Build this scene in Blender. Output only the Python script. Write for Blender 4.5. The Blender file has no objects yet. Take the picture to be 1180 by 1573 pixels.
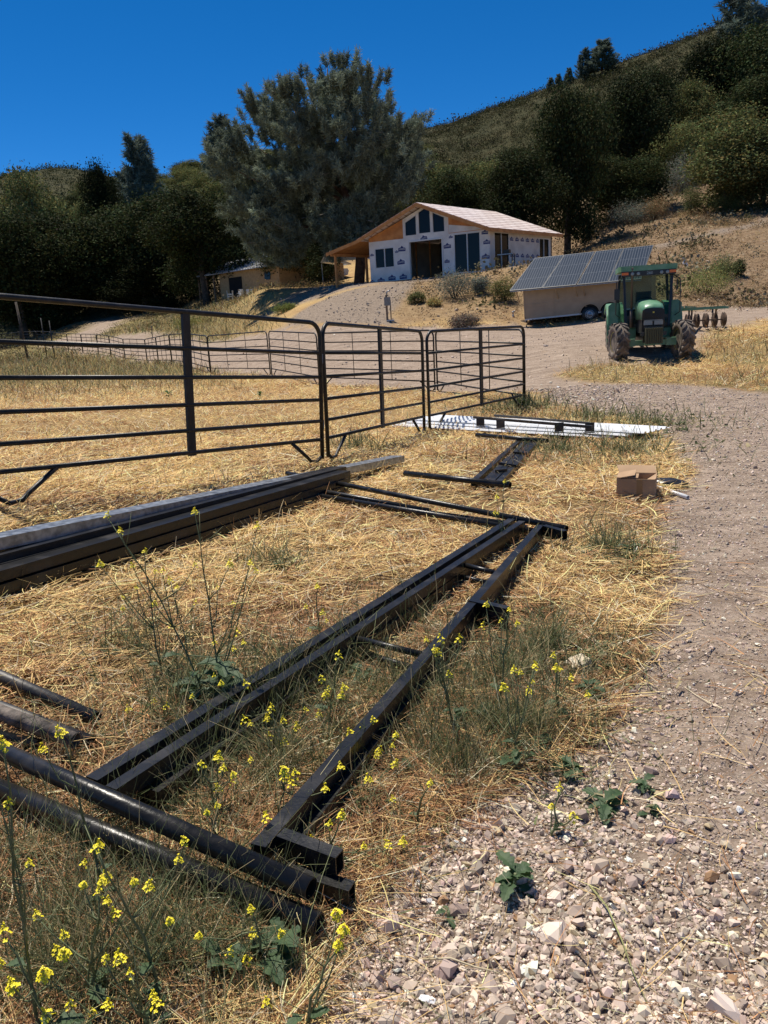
import bpy, bmesh, math, random
import numpy as np
from mathutils import Vector, Matrix
R = math.radians
rng = np.random.default_rng(7)
random.seed(7)
SC = bpy.context.scene
COL = SC.collection

# ------------------------------------------------------------------ camera
FPX = 1180.0; HC = 1.55; PITCH = R(13.65); ROLL = R(3.3)
cp, sp = math.cos(PITCH), math.sin(PITCH)
Fv = np.array([0, cp, -sp]); R0 = np.array([1.0, 0, 0]); U0 = np.array([0, sp, cp])
Rv = math.cos(ROLL)*R0 - math.sin(ROLL)*U0
Uv = math.sin(ROLL)*R0 + math.cos(ROLL)*U0
C0 = np.array([0, 0, HC])
cam_d = bpy.data.cameras.new('camera'); cam = bpy.data.objects.new('camera', cam_d); COL.objects.link(cam)
cam_d.sensor_fit = 'VERTICAL'; cam_d.sensor_height = 36.0; cam_d.lens = FPX/1573*36.0
cam_d.clip_end = 5000; cam_d.clip_start = 0.05
m = Matrix(((Rv[0], Uv[0], -Fv[0], 0), (Rv[1], Uv[1], -Fv[1], 0), (Rv[2], Uv[2], -Fv[2], HC), (0, 0, 0, 1)))
cam.matrix_world = m
SC.camera = cam
# ------------------------------------------------------------------ sky, sun, exposure
SUN_EL, SUN_AZ = R(68), R(-32)          # azimuth from +Y towards +X
w = bpy.data.worlds.new('World'); SC.world = w; w.use_nodes = True
nt = w.node_tree; bg = nt.nodes['Background']
sky = nt.nodes.new('ShaderNodeTexSky'); sky.sky_type = 'NISHITA'; sky.sun_disc = False
sky.sun_elevation = SUN_EL; sky.sun_rotation = SUN_AZ
sky.altitude = 3000; sky.air_density = 0.75; sky.dust_density = 0.0; sky.ozone_density = 6.0
hs = nt.nodes.new('ShaderNodeHueSaturation'); hs.inputs['Saturation'].default_value = 1.28
nt.links.new(sky.outputs[0], hs.inputs['Color']); nt.links.new(hs.outputs[0], bg.inputs[0]); bg.inputs[1].default_value = 0.105
sl = bpy.data.lights.new('sun', 'SUN'); sun = bpy.data.objects.new('sun', sl); COL.objects.link(sun)
sl.energy = 5.0; sl.angle = R(0.53); sl.color = (1.0, 0.93, 0.82)
S = Vector((math.sin(SUN_AZ)*math.cos(SUN_EL), math.cos(SUN_AZ)*math.cos(SUN_EL), math.sin(SUN_EL)))
sun.rotation_euler = S.to_track_quat('Z', 'Y').to_euler(); sun.location = (0, 0, 60)
SC.view_settings.view_transform = 'Standard'; SC.view_settings.look = 'None'
SC.view_settings.exposure = 0.32; SC.view_settings.gamma = 1.0
SC.render.resolution_x = 768; SC.render.resolution_y = 1024

# ------------------------------------------------------------------ photo geometry helpers (real distances)
def ray(px, py): return Fv + (px-590)/FPX*Rv + (786.5-py)/FPX*Uv
def P(px, py, Y):
    d = ray(px, py); return C0 + d*(Y/d[1])
def Zp(px, py, z):
    d = ray(px, py); return C0 + d*((z-HC)/d[2])

# ------------------------------------------------------------------ terrain
ctrl = []
def cw(x, y, z): ctrl.append((x, y, z))
def ci(px, py, Y): p = P(px, py, Y); ctrl.append((p[0], p[1], p[2]))
for t in [(-3, 1, .2), (-1.5, 1.5, .05), (0, 1.5, 0), (1.5, 1.5, -.01), (3, 1, 0), (-3, 3, .3), (-1.6, 3, .12), (-.5, 2.6, .03), (0.6, 3, 0), (2, 3, -.02),
          (3, 3.5, -.03), (-3, 5.8, .34), (-1.5, 5, .13), (0, 5, .03), (1.5, 5, 0), (3, 5.5, -.04), (-.7, 8.8, .02), (1, 8, -.04), (3, 8.5, -.08), (-4, 8.5, .25),
          (-5, 12, .12), (-2.5, 14, -.05), (-6, 20, .0), (-12, 32, .05), (0, 15, -.18), (4, 13, -.12), (6, 10, -.08), (9, 14, -.02), (-20, 45, .3), (7, 17.5, 0.0)]:
    cw(*t)
for t in [(655, 665, 12.1), (806, 628, 15), (671, 601, 19.5), (492, 592, 23), (417, 577, 27), (324, 575, 31.5), (227, 560, 48), (193, 556, 53), (152, 545, 60), (106, 541, 66), (6, 535, 85),
          (955, 557, 20.5), (1040, 551, 21), (1180, 560, 19), (1180, 478, 30), (1100, 487, 29), (1060, 495, 27), (850, 530, 25), (700, 510, 32), (600, 506, 33), (500, 505, 34.5), (450, 499, 38),
          (350, 530, 44), (200, 520, 62), (130, 515, 75), (190, 487, 92), (250, 478, 98), (60, 500, 108), (0, 524, 108), (0, 475, 125), (0, 440, 140), (330, 470, 76), (370, 456, 82), (420, 458, 76), (350, 505, 58),
          (452, 478, 46), (620, 434, 46), (568, 439, 46), (525, 447, 46.5), (498, 458, 47), (466, 470, 47), (700, 424, 44.6), (750, 417, 43.8), (820, 406, 44), (880, 400, 46),
          (780, 501, 33), (810, 499, 34), (900, 492, 33), (960, 486, 32), (860, 470, 37), (700, 470, 38), (600, 470, 39), (760, 460, 38),
          (1060, 472, 34), (1180, 462, 36), (1100, 440, 38), (1050, 410, 43), (1180, 400, 42), (1020, 388, 48), (1180, 345, 52), (1100, 358, 51), (900, 385, 60), (940, 350, 66), (1060, 320, 68), (1180, 300, 68),
          (1100, 250, 88), (1180, 200, 110), (1000, 300, 88), (850, 340, 90), (900, 250, 130),
          (640, 206, 280), (700, 191, 275), (760, 166, 268), (850, 136, 255), (900, 119, 248), (960, 98, 240), (1040, 69, 230), (1105, 44, 222), (1180, 14, 215),
          (700, 290, 160), (850, 230, 170), (950, 190, 170), (640, 320, 120), (1050, 150, 160), (780, 240, 200),
          (400, 262, 190), (300, 282, 190), (480, 245, 220), (560, 228, 250), (200, 305, 180), (130, 270, 420), (90, 267, 420), (40, 278, 420), (0, 288, 420), (170, 290, 300),
          (0, 420, 158), (100, 410, 130), (200, 390, 125), (300, 385, 125), (400, 370, 120), (500, 350, 120), (0, 350, 220), (300, 330, 150), (100, 340, 230)]:
    ci(*t)
for t in [(2, 55, 4.3), (12, 57, 4.6), (-3, 53, 4.2), (0, 66, 4.6), (8, 50, 4.25), (-9, 62, 4.6), (11, 50, 4.35), (14, 66, 5.6)]: cw(*t)
for ph in range(-48, 49, 12):
    for rr, zz in ((1000, 18), (600, 30)): cw(rr*math.sin(R(ph)), rr*math.cos(R(ph)), zz if rr == 1000 else (30 if ph < 0 else 25))
ctrl = np.array(ctrl)
def polar(x, y):
    r = np.hypot(x, y); ph = np.arctan2(x, y)
    return np.clip(ph, -R(42), R(42))*2.2, np.log(np.maximum(r, 1.5)), r, ph
_u, _v, _r, _ = polar(ctrl[:, 0], ctrl[:, 1])
_w = ctrl[:, 2]/(_r+5)
def _k(d2): return np.sqrt(d2+0.0016)
_A = _k((_u[:, None]-_u[None])**2+(_v[:, None]-_v[None])**2)
n_ = len(_u); A = np.zeros((n_+1, n_+1)); A[:n_, :n_] = _A; A[:n_, n_] = 1; A[n_, :n_] = 1
A[:n_, :n_] -= np.eye(n_)*0.004
_c = np.linalg.solve(A, np.append(_w, 0))
def ground(x, y):
    x = np.atleast_1d(np.asarray(x, float)); y = np.atleast_1d(np.asarray(y, float))
    out = np.zeros(len(x))
    for i in range(0, len(x), 20000):
        u, v, r, ph = polar(x[i:i+20000], y[i:i+20000])
        kk = _k((u[:, None]-_u[None])**2+(v[:, None]-_v[None])**2)
        wv = kk @ _c[:n_] + _c[n_]
        fade = 1-np.clip((np.abs(ph)-R(60))/R(50), 0, 1)*np.clip((r-4)/10, 0, 1)
        out[i:i+20000] = wv*(r+5)*fade
    return out
def gz(x, y): return float(ground(x, y)[0])
def gp(px, py, tmax=400):
    d = ray(px, py); ts = np.exp(np.linspace(math.log(1.0), math.log(tmax), 500))
    pts = C0+d*ts[:, None]; below = pts[:, 2] < ground(pts[:, 0], pts[:, 1])
    i = int(np.argmax(below)) if below.any() else len(ts)-1
    i = max(i, 1); ts = np.linspace(ts[i-1], ts[i], 30); pts = C0+d*ts[:, None]
    below = pts[:, 2] < ground(pts[:, 0], pts[:, 1]); i = int(np.argmax(below)) if below.any() else 29
    return pts[i]

# value noise (numpy)
_tab = rng.random((256, 256))
def vn(x, y):
    xi = np.floor(x).astype(int); yi = np.floor(y).astype(int); fx = x-xi; fy = y-yi
    fx = fx*fx*(3-2*fx); fy = fy*fy*(3-2*fy)
    a = _tab[xi % 256, yi % 256]; b = _tab[(xi+1) % 256, yi % 256]; c = _tab[xi % 256, (yi+1) % 256]; d = _tab[(xi+1) % 256, (yi+1) % 256]
    return (a*(1-fx)+b*fx)*(1-fy)+(c*(1-fx)+d*fx)*fy
def fbm(x, y, o=4):
    s = 0; a = .5
    for i in range(o): s = s+a*vn(x*2**i+17*i, y*2**i+31*i); a *= .5
    return s

def poly_world(pts): return np.array([gp(*p)[:2] for p in pts])
def inside(poly, x, y):
    ins = np.zeros(len(x), bool); j = len(poly)-1
    for i in range(len(poly)):
        xi, yi = poly[i]; xj, yj = poly[j]
        cond = ((yi > y) != (yj > y)) & (x < (xj-xi)*(y-yi)/(yj-yi+1e-12)+xi)
        ins ^= cond; j = i
    return ins
def soft(poly, x, y, rel=0.025):
    d = np.full(len(x), 1e9); j = len(poly)-1
    for i in range(len(poly)):
        ax, ay = poly[j]; bx, by = poly[i]; vx, vy = bx-ax, by-ay
        t = np.clip(((x-ax)*vx+(y-ay)*vy)/(vx*vx+vy*vy+1e-12), 0, 1)
        d = np.minimum(d, np.hypot(x-ax-t*vx, y-ay-t*vy)); j = i
    sd = np.where(inside(poly, x, y), d, -d)
    wd = rel*np.hypot(x, y)+0.06
    return np.clip(.5+sd/(2*wd), 0, 1)
# the bare ground: track, turning area and the road that climbs left
poly_dirt = np.vstack([[(-0.35, 0.2)], [(-.3, 1.0)], poly_world([(480, 1560), (505, 1480), (555, 1400), (615, 1330), (705, 1265), (790, 1190), (870, 1150), (930, 1090), (985, 1000), (1015, 900), (1018, 800), (1045, 700), (1000, 655), (880, 625), (815, 604), (650, 600),
     (490, 590), (400, 576), (324, 572), (240, 560), (190, 552), (120, 545), (60, 530), (105, 517), (130, 505), (160, 491), (185, 486), (205, 485), (170, 505), (150, 517), (300, 520), (400, 511), (470, 505), (600, 504), (780, 499), (930, 489), (1060, 478), (1179, 468)]),
     [(30, 32), (30, 2), (8, .2)]])
poly_patch = poly_world([(850, 578), (900, 562), (1010, 560), (1062, 545), (1085, 512), (1179, 492), (1240, 490), (1240, 600), (1179, 603), (1050, 590), (930, 588)])
poly_bank = poly_world([(440, 497), (455, 482), (490, 463), (530, 448), (568, 440), (640, 433), (622, 455), (600, 480), (610, 503), (450, 502)])
poly_flat = np.array([(-7.5, 51), (-1.5, 46.6), (4, 45), (10, 44), (14, 52), (12, 60), (-4, 62)])
poly_path = poly_world([(1000, 384), (1060, 372), (1120, 357), (1182, 342), (1182, 333), (1120, 350), (1060, 366), (1000, 379)])
poly_verge = poly_world([(800, 1200), (880, 1080), (960, 1000), (985, 1120), (900, 1260), (820, 1290)])
def masks(x, y):
    nz = (fbm(x*1.3+5, y*1.3+9)-.47)*.9+(fbm(x*7, y*7)-.47)*.5
    di = np.clip((soft(poly_dirt, x, y)+nz*.9-.5)*3+.5, 0, 1)
    pa = np.clip((soft(poly_patch, x, y)+nz*.5-.5)*2+.5, 0, 1)
    di = di*(1-pa)
    r = np.hypot(x, y); ph = np.degrees(np.arctan2(x, y))
    bank = np.clip((soft(poly_bank, x, y, .02)+nz*.4-.5)*3+.5, 0, 1)
    bank = np.maximum(bank, soft(poly_flat, x, y, .01))
    hill = np.clip((r-33+nz*4)/3, 0, 1)*np.clip((ph+1)/3, 0, 1)*np.where(ph < 11, .72, 1)
    bank = np.maximum(bank, np.clip((soft(poly_path, x, y, .006)+nz*.2-.5)*3+.5, 0, 1))
    hill = np.maximum(hill, np.clip((r-88)/10, 0, 1)*1.0)
    chap = np.clip((r-88)/25, 0, 1)
    gr = np.zeros(len(x))
    gr = np.maximum(gr, np.clip((r-21)/14, 0, 1)*np.clip((-ph-6)/6, 0, 1)*.75)         # olive grass at the far side of the arena
    gr = np.maximum(gr, pa*np.clip(fbm(x*.5, y*.5)*2.2-.6, 0, 1)*.8)
    return di, bank, hill, chap, gr

def mat(name, rough=.6, base=(.5, .5, .5), metal=0., spec=.5):
    M = bpy.data.materials.new(name); M.use_nodes = True
    b = M.node_tree.nodes['Principled BSDF']
    b.inputs['Base Color'].default_value = (*base, 1); b.inputs['Roughness'].default_value = rough
    b.inputs['Metallic'].default_value = metal; b.inputs['Specular IOR Level'].default_value = spec
    return M, M.node_tree, b
def N(nt, typ, **kw):
    n = nt.nodes.new(typ)
    for k, v in kw.items(): setattr(n, k, v)
    return n
def noise_mat(name, c1, c2, scale=5, rough=.6, metal=0., bump=0., bscale=None, detail=6, spec=.5, pos=(.35, .65), rvar=0.1, c3=None):
    M, nt, b = mat(name, rough, c1, metal, spec)
    tc = N(nt, 'ShaderNodeTexCoord'); no = N(nt, 'ShaderNodeTexNoise'); no.inputs['Scale'].default_value = scale; no.inputs['Detail'].default_value = detail
    nt.links.new(tc.outputs['Object'], no.inputs['Vector'])
    cr = N(nt, 'ShaderNodeValToRGB'); e = cr.color_ramp.elements
    e[0].position, e[1].position = pos; e[0].color = (*c1, 1); e[1].color = (*c2, 1)
    if c3: q = e.new((pos[0]+pos[1])/2); q.color = (*c3, 1)
    nt.links.new(no.outputs['Fac'], cr.inputs[0]); nt.links.new(cr.outputs[0], b.inputs['Base Color'])
    mr = N(nt, 'ShaderNodeMapRange'); mr.inputs[3].default_value = max(rough-rvar, .02); mr.inputs[4].default_value = min(rough+rvar, 1)
    nt.links.new(no.outputs['Fac'], mr.inputs[0]); nt.links.new(mr.outputs[0], b.inputs['Roughness'])
    if bump:
        n2 = N(nt, 'ShaderNodeTexNoise'); n2.inputs['Scale'].default_value = bscale or scale*4; n2.inputs['Detail'].default_value = 5
        nt.links.new(tc.outputs['Object'], n2.inputs['Vector'])
        bp = N(nt, 'ShaderNodeBump'); bp.inputs['Strength'].default_value = bump; bp.inputs['Distance'].default_value = .02
        nt.links.new(n2.outputs['Fac'], bp.inputs['Height']); nt.links.new(bp.outputs[0], b.inputs['Normal'])
    return M
def attr_mat(name, rough=.8, trans=0., spec=.2, mult=1., hue_rand=0.):
    """colour comes from the mesh's own per-leaf / per-blade colour"""
    M, nt, b = mat(name, rough, spec=spec)
    a = N(nt, 'ShaderNodeAttribute', attribute_name='Col'); out = a.outputs['Color']
    if hue_rand:
        oi = N(nt, 'ShaderNodeObjectInfo'); hs = N(nt, 'ShaderNodeHueSaturation')
        mr = N(nt, 'ShaderNodeMapRange'); mr.inputs[3].default_value = 1-hue_rand; mr.inputs[4].default_value = 1+hue_rand
        nt.links.new(oi.outputs['Random'], mr.inputs[0]); nt.links.new(mr.outputs[0], hs.inputs['Value']); nt.links.new(out, hs.inputs['Color']); out = hs.outputs[0]
    nt.links.new(out, b.inputs['Base Color'])
    if trans:
        t = N(nt, 'ShaderNodeBsdfTranslucent'); nt.links.new(out, t.inputs[0])
        mx = N(nt, 'ShaderNodeMixShader'); mx.inputs[0].default_value = trans
        nt.links.new(b.outputs[0], mx.inputs[1]); nt.links.new(t.outputs[0], mx.inputs[2])
        nt.links.new(mx.outputs[0], nt.nodes['Material Output'].inputs[0])
    return M

# ------------------------------------------------------------------ object helpers
def tag(o, label=None, cat=None, group=None, kind=None):
    if label: o['label'] = label
    if cat: o['category'] = cat
    if group: o['group'] = group
    if kind: o['kind'] = kind
    return o
def empty(name, loc, rz=0, label=None, cat=None, group=None):
    o = bpy.data.objects.new(name, None); COL.objects.link(o); o.location = loc; o.rotation_euler = (0, 0, rz); o.empty_display_size = .1
    return tag(o, label, cat, group)
def link(name, me, mt, parent=None):
    o = bpy.data.objects.new(name, me); COL.objects.link(o)
    if parent: o.parent = parent
    if mt:
        for q in (mt if isinstance(mt, (list, tuple)) else [mt]): me.materials.append(q)
    return o
def copy_tree(o, parent=None):
    c = o.copy(); COL.objects.link(c)
    if parent: c.parent = parent
    for ch in [q for q in bpy.data.objects if q.parent == o]: copy_tree(ch, c)
    return c
def mesh_np(name, V, F, col=None, smooth=False):
    """V (n,3) float, F (m,k) int, col (n,3) per vertex"""
    me = bpy.data.meshes.new(name); m_, k = F.shape
    me.vertices.add(len(V)); me.vertices.foreach_set('co', np.ascontiguousarray(V, dtype=np.float32).ravel())
    me.loops.add(m_*k); me.loops.foreach_set('vertex_index', np.ascontiguousarray(F, dtype=np.int32).ravel())
    me.polygons.add(m_); me.polygons.foreach_set('loop_start', np.arange(0, m_*k, k, dtype=np.int32)); me.polygons.foreach_set('loop_total', np.full(m_, k, dtype=np.int32))
    me.update(calc_edges=True)
    me.polygons.foreach_set('use_smooth', np.full(m_, bool(smooth)))
    if not smooth:
        at = me.attributes.new('sharp_face', 'BOOLEAN', 'FACE') if 'sharp_face' not in me.attributes else me.attributes['sharp_face']
        at.data.foreach_set('value', np.ones(m_, bool))
    if col is not None:
        a = me.color_attributes.new('Col', 'FLOAT_COLOR', 'POINT')
        a.data.foreach_set('color', np.hstack([col, np.ones((len(col), 1))]).astype(np.float32).ravel())
    return me
def strips(Pt, W, side, col):
    """Pt (N,K,3) W (N,K) side (N,3) col (N,3) or (N,K,3) -> V,F,C"""
    n, K, _ = Pt.shape
    if side.ndim == 2: side = np.repeat(side[:, None], K, 1)
    a = Pt-side*W[..., None]/2; b = Pt+side*W[..., None]/2
    V = np.stack([a, b], 2).reshape(-1, 3)
    base = np.arange(n)[:, None]*2*K+np.arange(K-1)[None]*2
    F = np.stack([base, base+1, base+3, base+2], -1).reshape(-1, 4)
    if col.ndim == 2: col = np.repeat(col[:, None], K, 1)
    Cc = np.repeat(col[:, :, None], 2, 2).reshape(-1, 3)
    return V, F, Cc
def unit(v): return v/np.maximum(np.linalg.norm(v, axis=-1, keepdims=True), 1e-9)
def leaf_quads(c, nrm, size, col, asp=.6, roll=None):
    """diamond leaves at c (N,3) with normal nrm and size (N,)"""
    n = len(c); rd = rng.normal(size=(n, 3)); t = unit(np.cross(nrm, rd)); b = np.cross(nrm, t)
    t = t*size[:, None]/2; b = b*size[:, None]*asp/2
    V = np.stack([c-t, c-b, c+t, c+b], 1).reshape(-1, 3)
    F = np.arange(n*4).reshape(-1, 4)
    return V, F, np.repeat(col, 4, 0)
def cat_(*parts):
    V = []; F = []; Cc = []; o = 0
    for v, f, c in parts: V.append(v); F.append(f+o); Cc.append(c); o += len(v)
    return np.vstack(V), np.vstack(F), np.vstack(Cc)

class MB:
    def __init__(s): s.bm = bmesh.new(); s.mi = 0; s.v0 = 0
    def _f(s, vs):
        try: f = s.bm.faces.new(vs); f.material_index = s.mi; return f
        except ValueError: return None
    def prism(s, pts, d):          # polygon pts extruded by vector d
        d = Vector(d); a = [s.bm.verts.new(Vector(p)) for p in pts]; b = [s.bm.verts.new(Vector(p)+d) for p in pts]
        s._f(a[::-1]); s._f(b)
        for i in range(len(a)): j = (i+1) % len(a); s._f([a[i], a[j], b[j], b[i]])
        return s
    def box(s, c, size, M=None):
        c = Vector(c); hx, hy, hz = [q/2 for q in size]; vs = []
        for x, y, z in [(-1, -1, -1), (1, -1, -1), (1, 1, -1), (-1, 1, -1), (-1, -1, 1), (1, -1, 1), (1, 1, 1), (-1, 1, 1)]:
            v = Vector((x*hx, y*hy, z*hz))
            if M: v = M @ v
            vs.append(s.bm.verts.new(c+v))
        for f in [(0, 3, 2, 1), (4, 5, 6, 7), (0, 1, 5, 4), (1, 2, 6, 5), (2, 3, 7, 6), (3, 0, 4, 7)]: s._f([vs[i] for i in f])
        return s
    def beam(s, a, b, wd, ht, up=(0, 0, 1), wall=0):   # rectangular bar from a to b; wall>0 gives an open hollow section
        a, b = Vector(a), Vector(b); d = (b-a).normalized(); sd = d.cross(Vector(up)).normalized(); u = sd.cross(d)
        def ring(p, k): return [s.bm.verts.new(p+sd*x*(wd/2-k)+u*z*(ht/2-k)) for x, z in ((-1, -1), (1, -1), (1, 1), (-1, 1))]
        A, B = ring(a, 0), ring(b, 0)
        for i in range(4): j = (i+1) % 4; s._f([A[i], A[j], B[j], B[i]])
        if wall:
            dd = min(.25, (b-a).length*.4)
            for O, p, sg in ((A, a, 1), (B, b, -1)):
                I = ring(p, wall); I2 = ring(p+d*dd*sg, wall)
                for i in range(4):
                    j = (i+1) % 4; s._f([O[i], I[i], I[j], O[j]]); s._f([I[i], I2[i], I2[j], I[j]])
                s._f(I2)
        else: s._f(A[::-1]); s._f(B)
        return s
    def tube(s, pts, r, n=10, cap=True, wall=0, closed=False):
        pts = [Vector(p) for p in pts]; rings = []; prev = None
        rr = r if isinstance(r, (list, tuple)) else [r]*len(pts)
        for i, p in enumerate(pts):
            d = (pts[min(i+1, len(pts)-1)]-pts[max(i-1, 0)]).normalized()
            if prev is None: sd = d.cross(Vector((0, 0, 1)) if abs(d.z) < .9 else Vector((1, 0, 0))).normalized()
            else: sd = (prev-d*prev.dot(d)).normalized()
            prev = sd; u = d.cross(sd)
            rings.append([s.bm.verts.new(p+(sd*math.cos(2*math.pi*k/n)+u*math.sin(2*math.pi*k/n))*rr[i]) for k in range(n)])
        for A, B in zip(rings, rings[1:]):
            for k in range(n):
                f = s._f([A[k], A[(k+1) % n], B[(k+1) % n], B[k]])
                if f: f.smooth = True
        if wall:
            for O, p, q in ((rings[0], pts[0], pts[1]), (rings[-1], pts[-1], pts[-2])):
                d = (q-p).normalized()*.15
                I = [s.bm.verts.new(p+(v.co-p)*(1-wall/rr[0])) for v in O]; I2 = [s.bm.verts.new(v.co+d) for v in I]
                for k in range(n): j = (k+1) % n; s._f([O[k], I[k], I[j], O[j]]); s._f([I[k], I2[k], I2[j], I[j]])
                s._f(I2)
        elif cap: s._f(rings[0][::-1]); s._f(rings[-1])
        return s
    def lathe(s, prof, n=32, M=Matrix.Identity(4)):      # prof (r, h) about local z
        rings = [[s.bm.verts.new(M @ Vector((r*math.cos(2*math.pi*k/n), r*math.sin(2*math.pi*k/n), h))) for k in range(n)] for r, h in prof]
        for A, B in zip(rings, rings[1:]):
            for k in range(n):
                f = s._f([A[k], A[(k+1) % n], B[(k+1) % n], B[k]])
                if f: f.smooth = True
        s._f(rings[0][::-1]); s._f(rings[-1]); return s
    def quad(s, *p): s._f([s.bm.verts.new(Vector(q)) for q in p]); return s
    def bevel(s, w=.01, seg=2):
        bmesh.ops.bevel(s.bm, geom=[e for e in s.bm.edges if len(e.link_faces) == 2 and e.calc_face_angle(0) > .5], offset=w, segments=seg, profile=.5, affect='EDGES'); return s
    def build(s, name, mt, parent=None, off=None, smooth=False):
        bmesh.ops.recalc_face_normals(s.bm, faces=s.bm.faces)
        if off is not None: bmesh.ops.translate(s.bm, verts=s.bm.verts, vec=-Vector(off))
        if smooth:
            for f in s.bm.faces: f.smooth = True
        me = bpy.data.meshes.new(name); s.bm.to_mesh(me); s.bm.free()
        return link(name, me, mt, parent)

# ================================================================== GROUND
def build_ground():
    n = 620
    u = np.linspace(-1, 1, n); a = 5.6
    xs = 2.0*np.sinh(a*u)/1.0; xs = xs*(1100/np.abs(xs).max())*1.0
    # finer spacing around the camera
    xs = np.sign(u)*(1.6*np.sinh(6.9*np.abs(u)))*(1100/(1.6*math.sinh(6.9)))
    k = 1100/(math.sinh(6.6)); xs = np.sinh(6.6*u)*k
    ys = 4.0+xs*1.0
    X, Y = np.meshgrid(xs, ys); x = X.ravel(); y = Y.ravel()
    z = ground(x, y); di, bank, hill, chap, gr = masks(x, y); r = np.hypot(x, y)
    near = np.clip(1-r/40, 0, 1)
    z = z+near*((fbm(x*1.1, y*1.1)-.47)*.05+(fbm(x*6, y*6)-.47)*.035*(1-.3*di))
    rough_hill = np.clip(hill+chap+bank*.4, 0, 1)
    z = z+rough_hill*(fbm(x*.35, y*.35)-.47)*np.clip((r-35)/60, .15, 1)*1.3
    z = z+chap*(fbm(x*.12, y*.12, 5)-.47)*3.0
    # the step in the hill track's cut bank
    V = np.stack([x, y, z], 1); i = np.arange(n*n).reshape(n, n)
    F = np.stack([i[:-1, :-1].ravel(), i[:-1, 1:].ravel(), i[1:, 1:].ravel(), i[1:, :-1].ravel()], 1)
    me = mesh_np('ground', V, F, smooth=True)
    for nm, d in (('m_soil', np.clip((24-r)/14, 0, 1)), ('m_dirt', di), ('m_bank', bank), ('m_hill', hill), ('m_chap', chap), ('m_green', gr)):
        at = me.attributes.new(nm, 'FLOAT', 'POINT'); at.data.foreach_set('value', d.astype(np.float32))
    M, nt, b = mat('ground', .95, spec=.1)
    L = nt.links.new
    tc = N(nt, 'ShaderNodeTexCoord')
    def noise(sc, det=8, dist=0., rough=.6, stretch=None):
        q = N(nt, 'ShaderNodeTexNoise'); q.inputs['Scale'].default_value = sc; q.inputs['Detail'].default_value = det; q.inputs['Distortion'].default_value = dist; q.inputs['Roughness'].default_value = rough
        if stretch:
            mp = N(nt, 'ShaderNodeMapping'); mp.inputs['Scale'].default_value = stretch[:3]; mp.inputs['Rotation'].default_value = (0, 0, stretch[3]); L(tc.outputs['Object'], mp.inputs[0]); L(mp.outputs[0], q.inputs['Vector'])
        else: L(tc.outputs['Object'], q.inputs['Vector'])
        return q.outputs['Fac']
    def ramp(f, *st):
        q = N(nt, 'ShaderNodeValToRGB'); e = q.color_ramp.elements
        e[0].position, e[0].color = st[0][0], (*st[0][1], 1); e[1].position, e[1].color = st[-1][0], (*st[-1][1], 1)
        for p_, c_ in st[1:-1]: z_ = e.new(p_); z_.color = (*c_, 1)
        L(f, q.inputs[0]); return q.outputs[0]
    def mix(f, a_, b_, mode='MIX'):
        q = N(nt, 'ShaderNodeMix', data_type='RGBA', blend_type=mode); 
        if isinstance(f, float): q.inputs[0].default_value = f
        else: L(f, q.inputs[0])
        L(a_, q.inputs[6]); L(b_, q.inputs[7]); return q.outputs[2]
    def at(nm): q = N(nt, 'ShaderNodeAttribute', attribute_name=nm); return q.outputs['Fac']
    big = noise(.35, 5); mid = noise(3.5, 8, .5); fine = noise(28, 6, 2.0, .75)
    s1 = noise(20, 5, 1.5, .7, (1, 5, 1, .5)); s2 = noise(20, 5, 1.5, .7, (5, 1, 1, .2))
    straw = ramp(fine, (.30, (.13, .075, .03)), (.47, (.40, .26, .105)), (.62, (.62, .44, .20)))
    straw = mix(.5, straw, ramp(s1, (.35, (.16, .09, .04)), (.6, (.62, .44, .20))))
    straw = mix(ramp(big, (.42, (0, 0, 0)), (.62, (.65, .65, .65))), straw, ramp(mid, (.35, (.20, .11, .055)), (.62, (.42, .27, .13))))
    vo = N(nt, 'ShaderNodeTexVoronoi', feature='F1'); vo.inputs['Scale'].default_value = 42; L(tc.outputs['Object'], vo.inputs['Vector'])
    vo2 = N(nt, 'ShaderNodeTexVoronoi', feature='F1'); vo2.inputs['Scale'].default_value = 14; L(tc.outputs['Object'], vo2.inputs['Vector'])
    dirt = ramp(mid, (.3, (.33, .245, .175)), (.55, (.43, .33, .24)), (.72, (.52, .41, .31)))
    hsv = N(nt, 'ShaderNodeSeparateColor'); L(vo.outputs['Color'], hsv.inputs[0])
    peb = ramp(hsv.outputs[0], (0., (.14, .105, .09)), (.5, (.27, .21, .18)), (1., (.42, .35, .30)))
    dirt = mix(.45, dirt, peb)
    green = ramp(fine, (.3, (.045, .05, .02)), (.5, (.13, .125, .05)), (.68, (.30, .25, .11)))
    rut = ramp(noise(1.1, 7, 1.2, .65, (1, 5, 1, -.35)), (.42, (.62, .6, .58)), (.55, (1, 1, 1)))
    dirt = mix(.75, dirt, mix(1., dirt, rut, 'MULTIPLY'))
    bank = ramp(fine, (.3, (.12, .09, .065)), (.5, (.25, .20, .155)), (.7, (.40, .33, .265)))
    bank = mix(.7, bank, mix(1., bank, ramp(noise(7, 8, .8, .7), (.36, (.45, .42, .40)), (.55, (1.15, 1.12, 1.1))), 'MULTIPLY'))
    hill = ramp(mid, (.32, (.085, .055, .035)), (.46, (.19, .125, .08)), (.58, (.28, .20, .125)), (.70, (.27, .23, .18)))
    hill = mix(.35, hill, ramp(fine, (.3, (.05, .03, .018)), (.65, (.40, .27, .14))))
    chap = ramp(noise(.25, 8, .3, .7), (.35, (.024, .026, .010)), (.5, (.044, .044, .018)), (.66, (.080, .068, .032)))
    soil = ramp(fine, (.3, (.035, .022, .012)), (.55, (.12, .075, .04)), (.7, (.22, .15, .09)))
    straw = mix(at('m_soil'), straw, mix(.35, soil, straw))
    c = mix(at('m_green'), straw, green)
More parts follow.
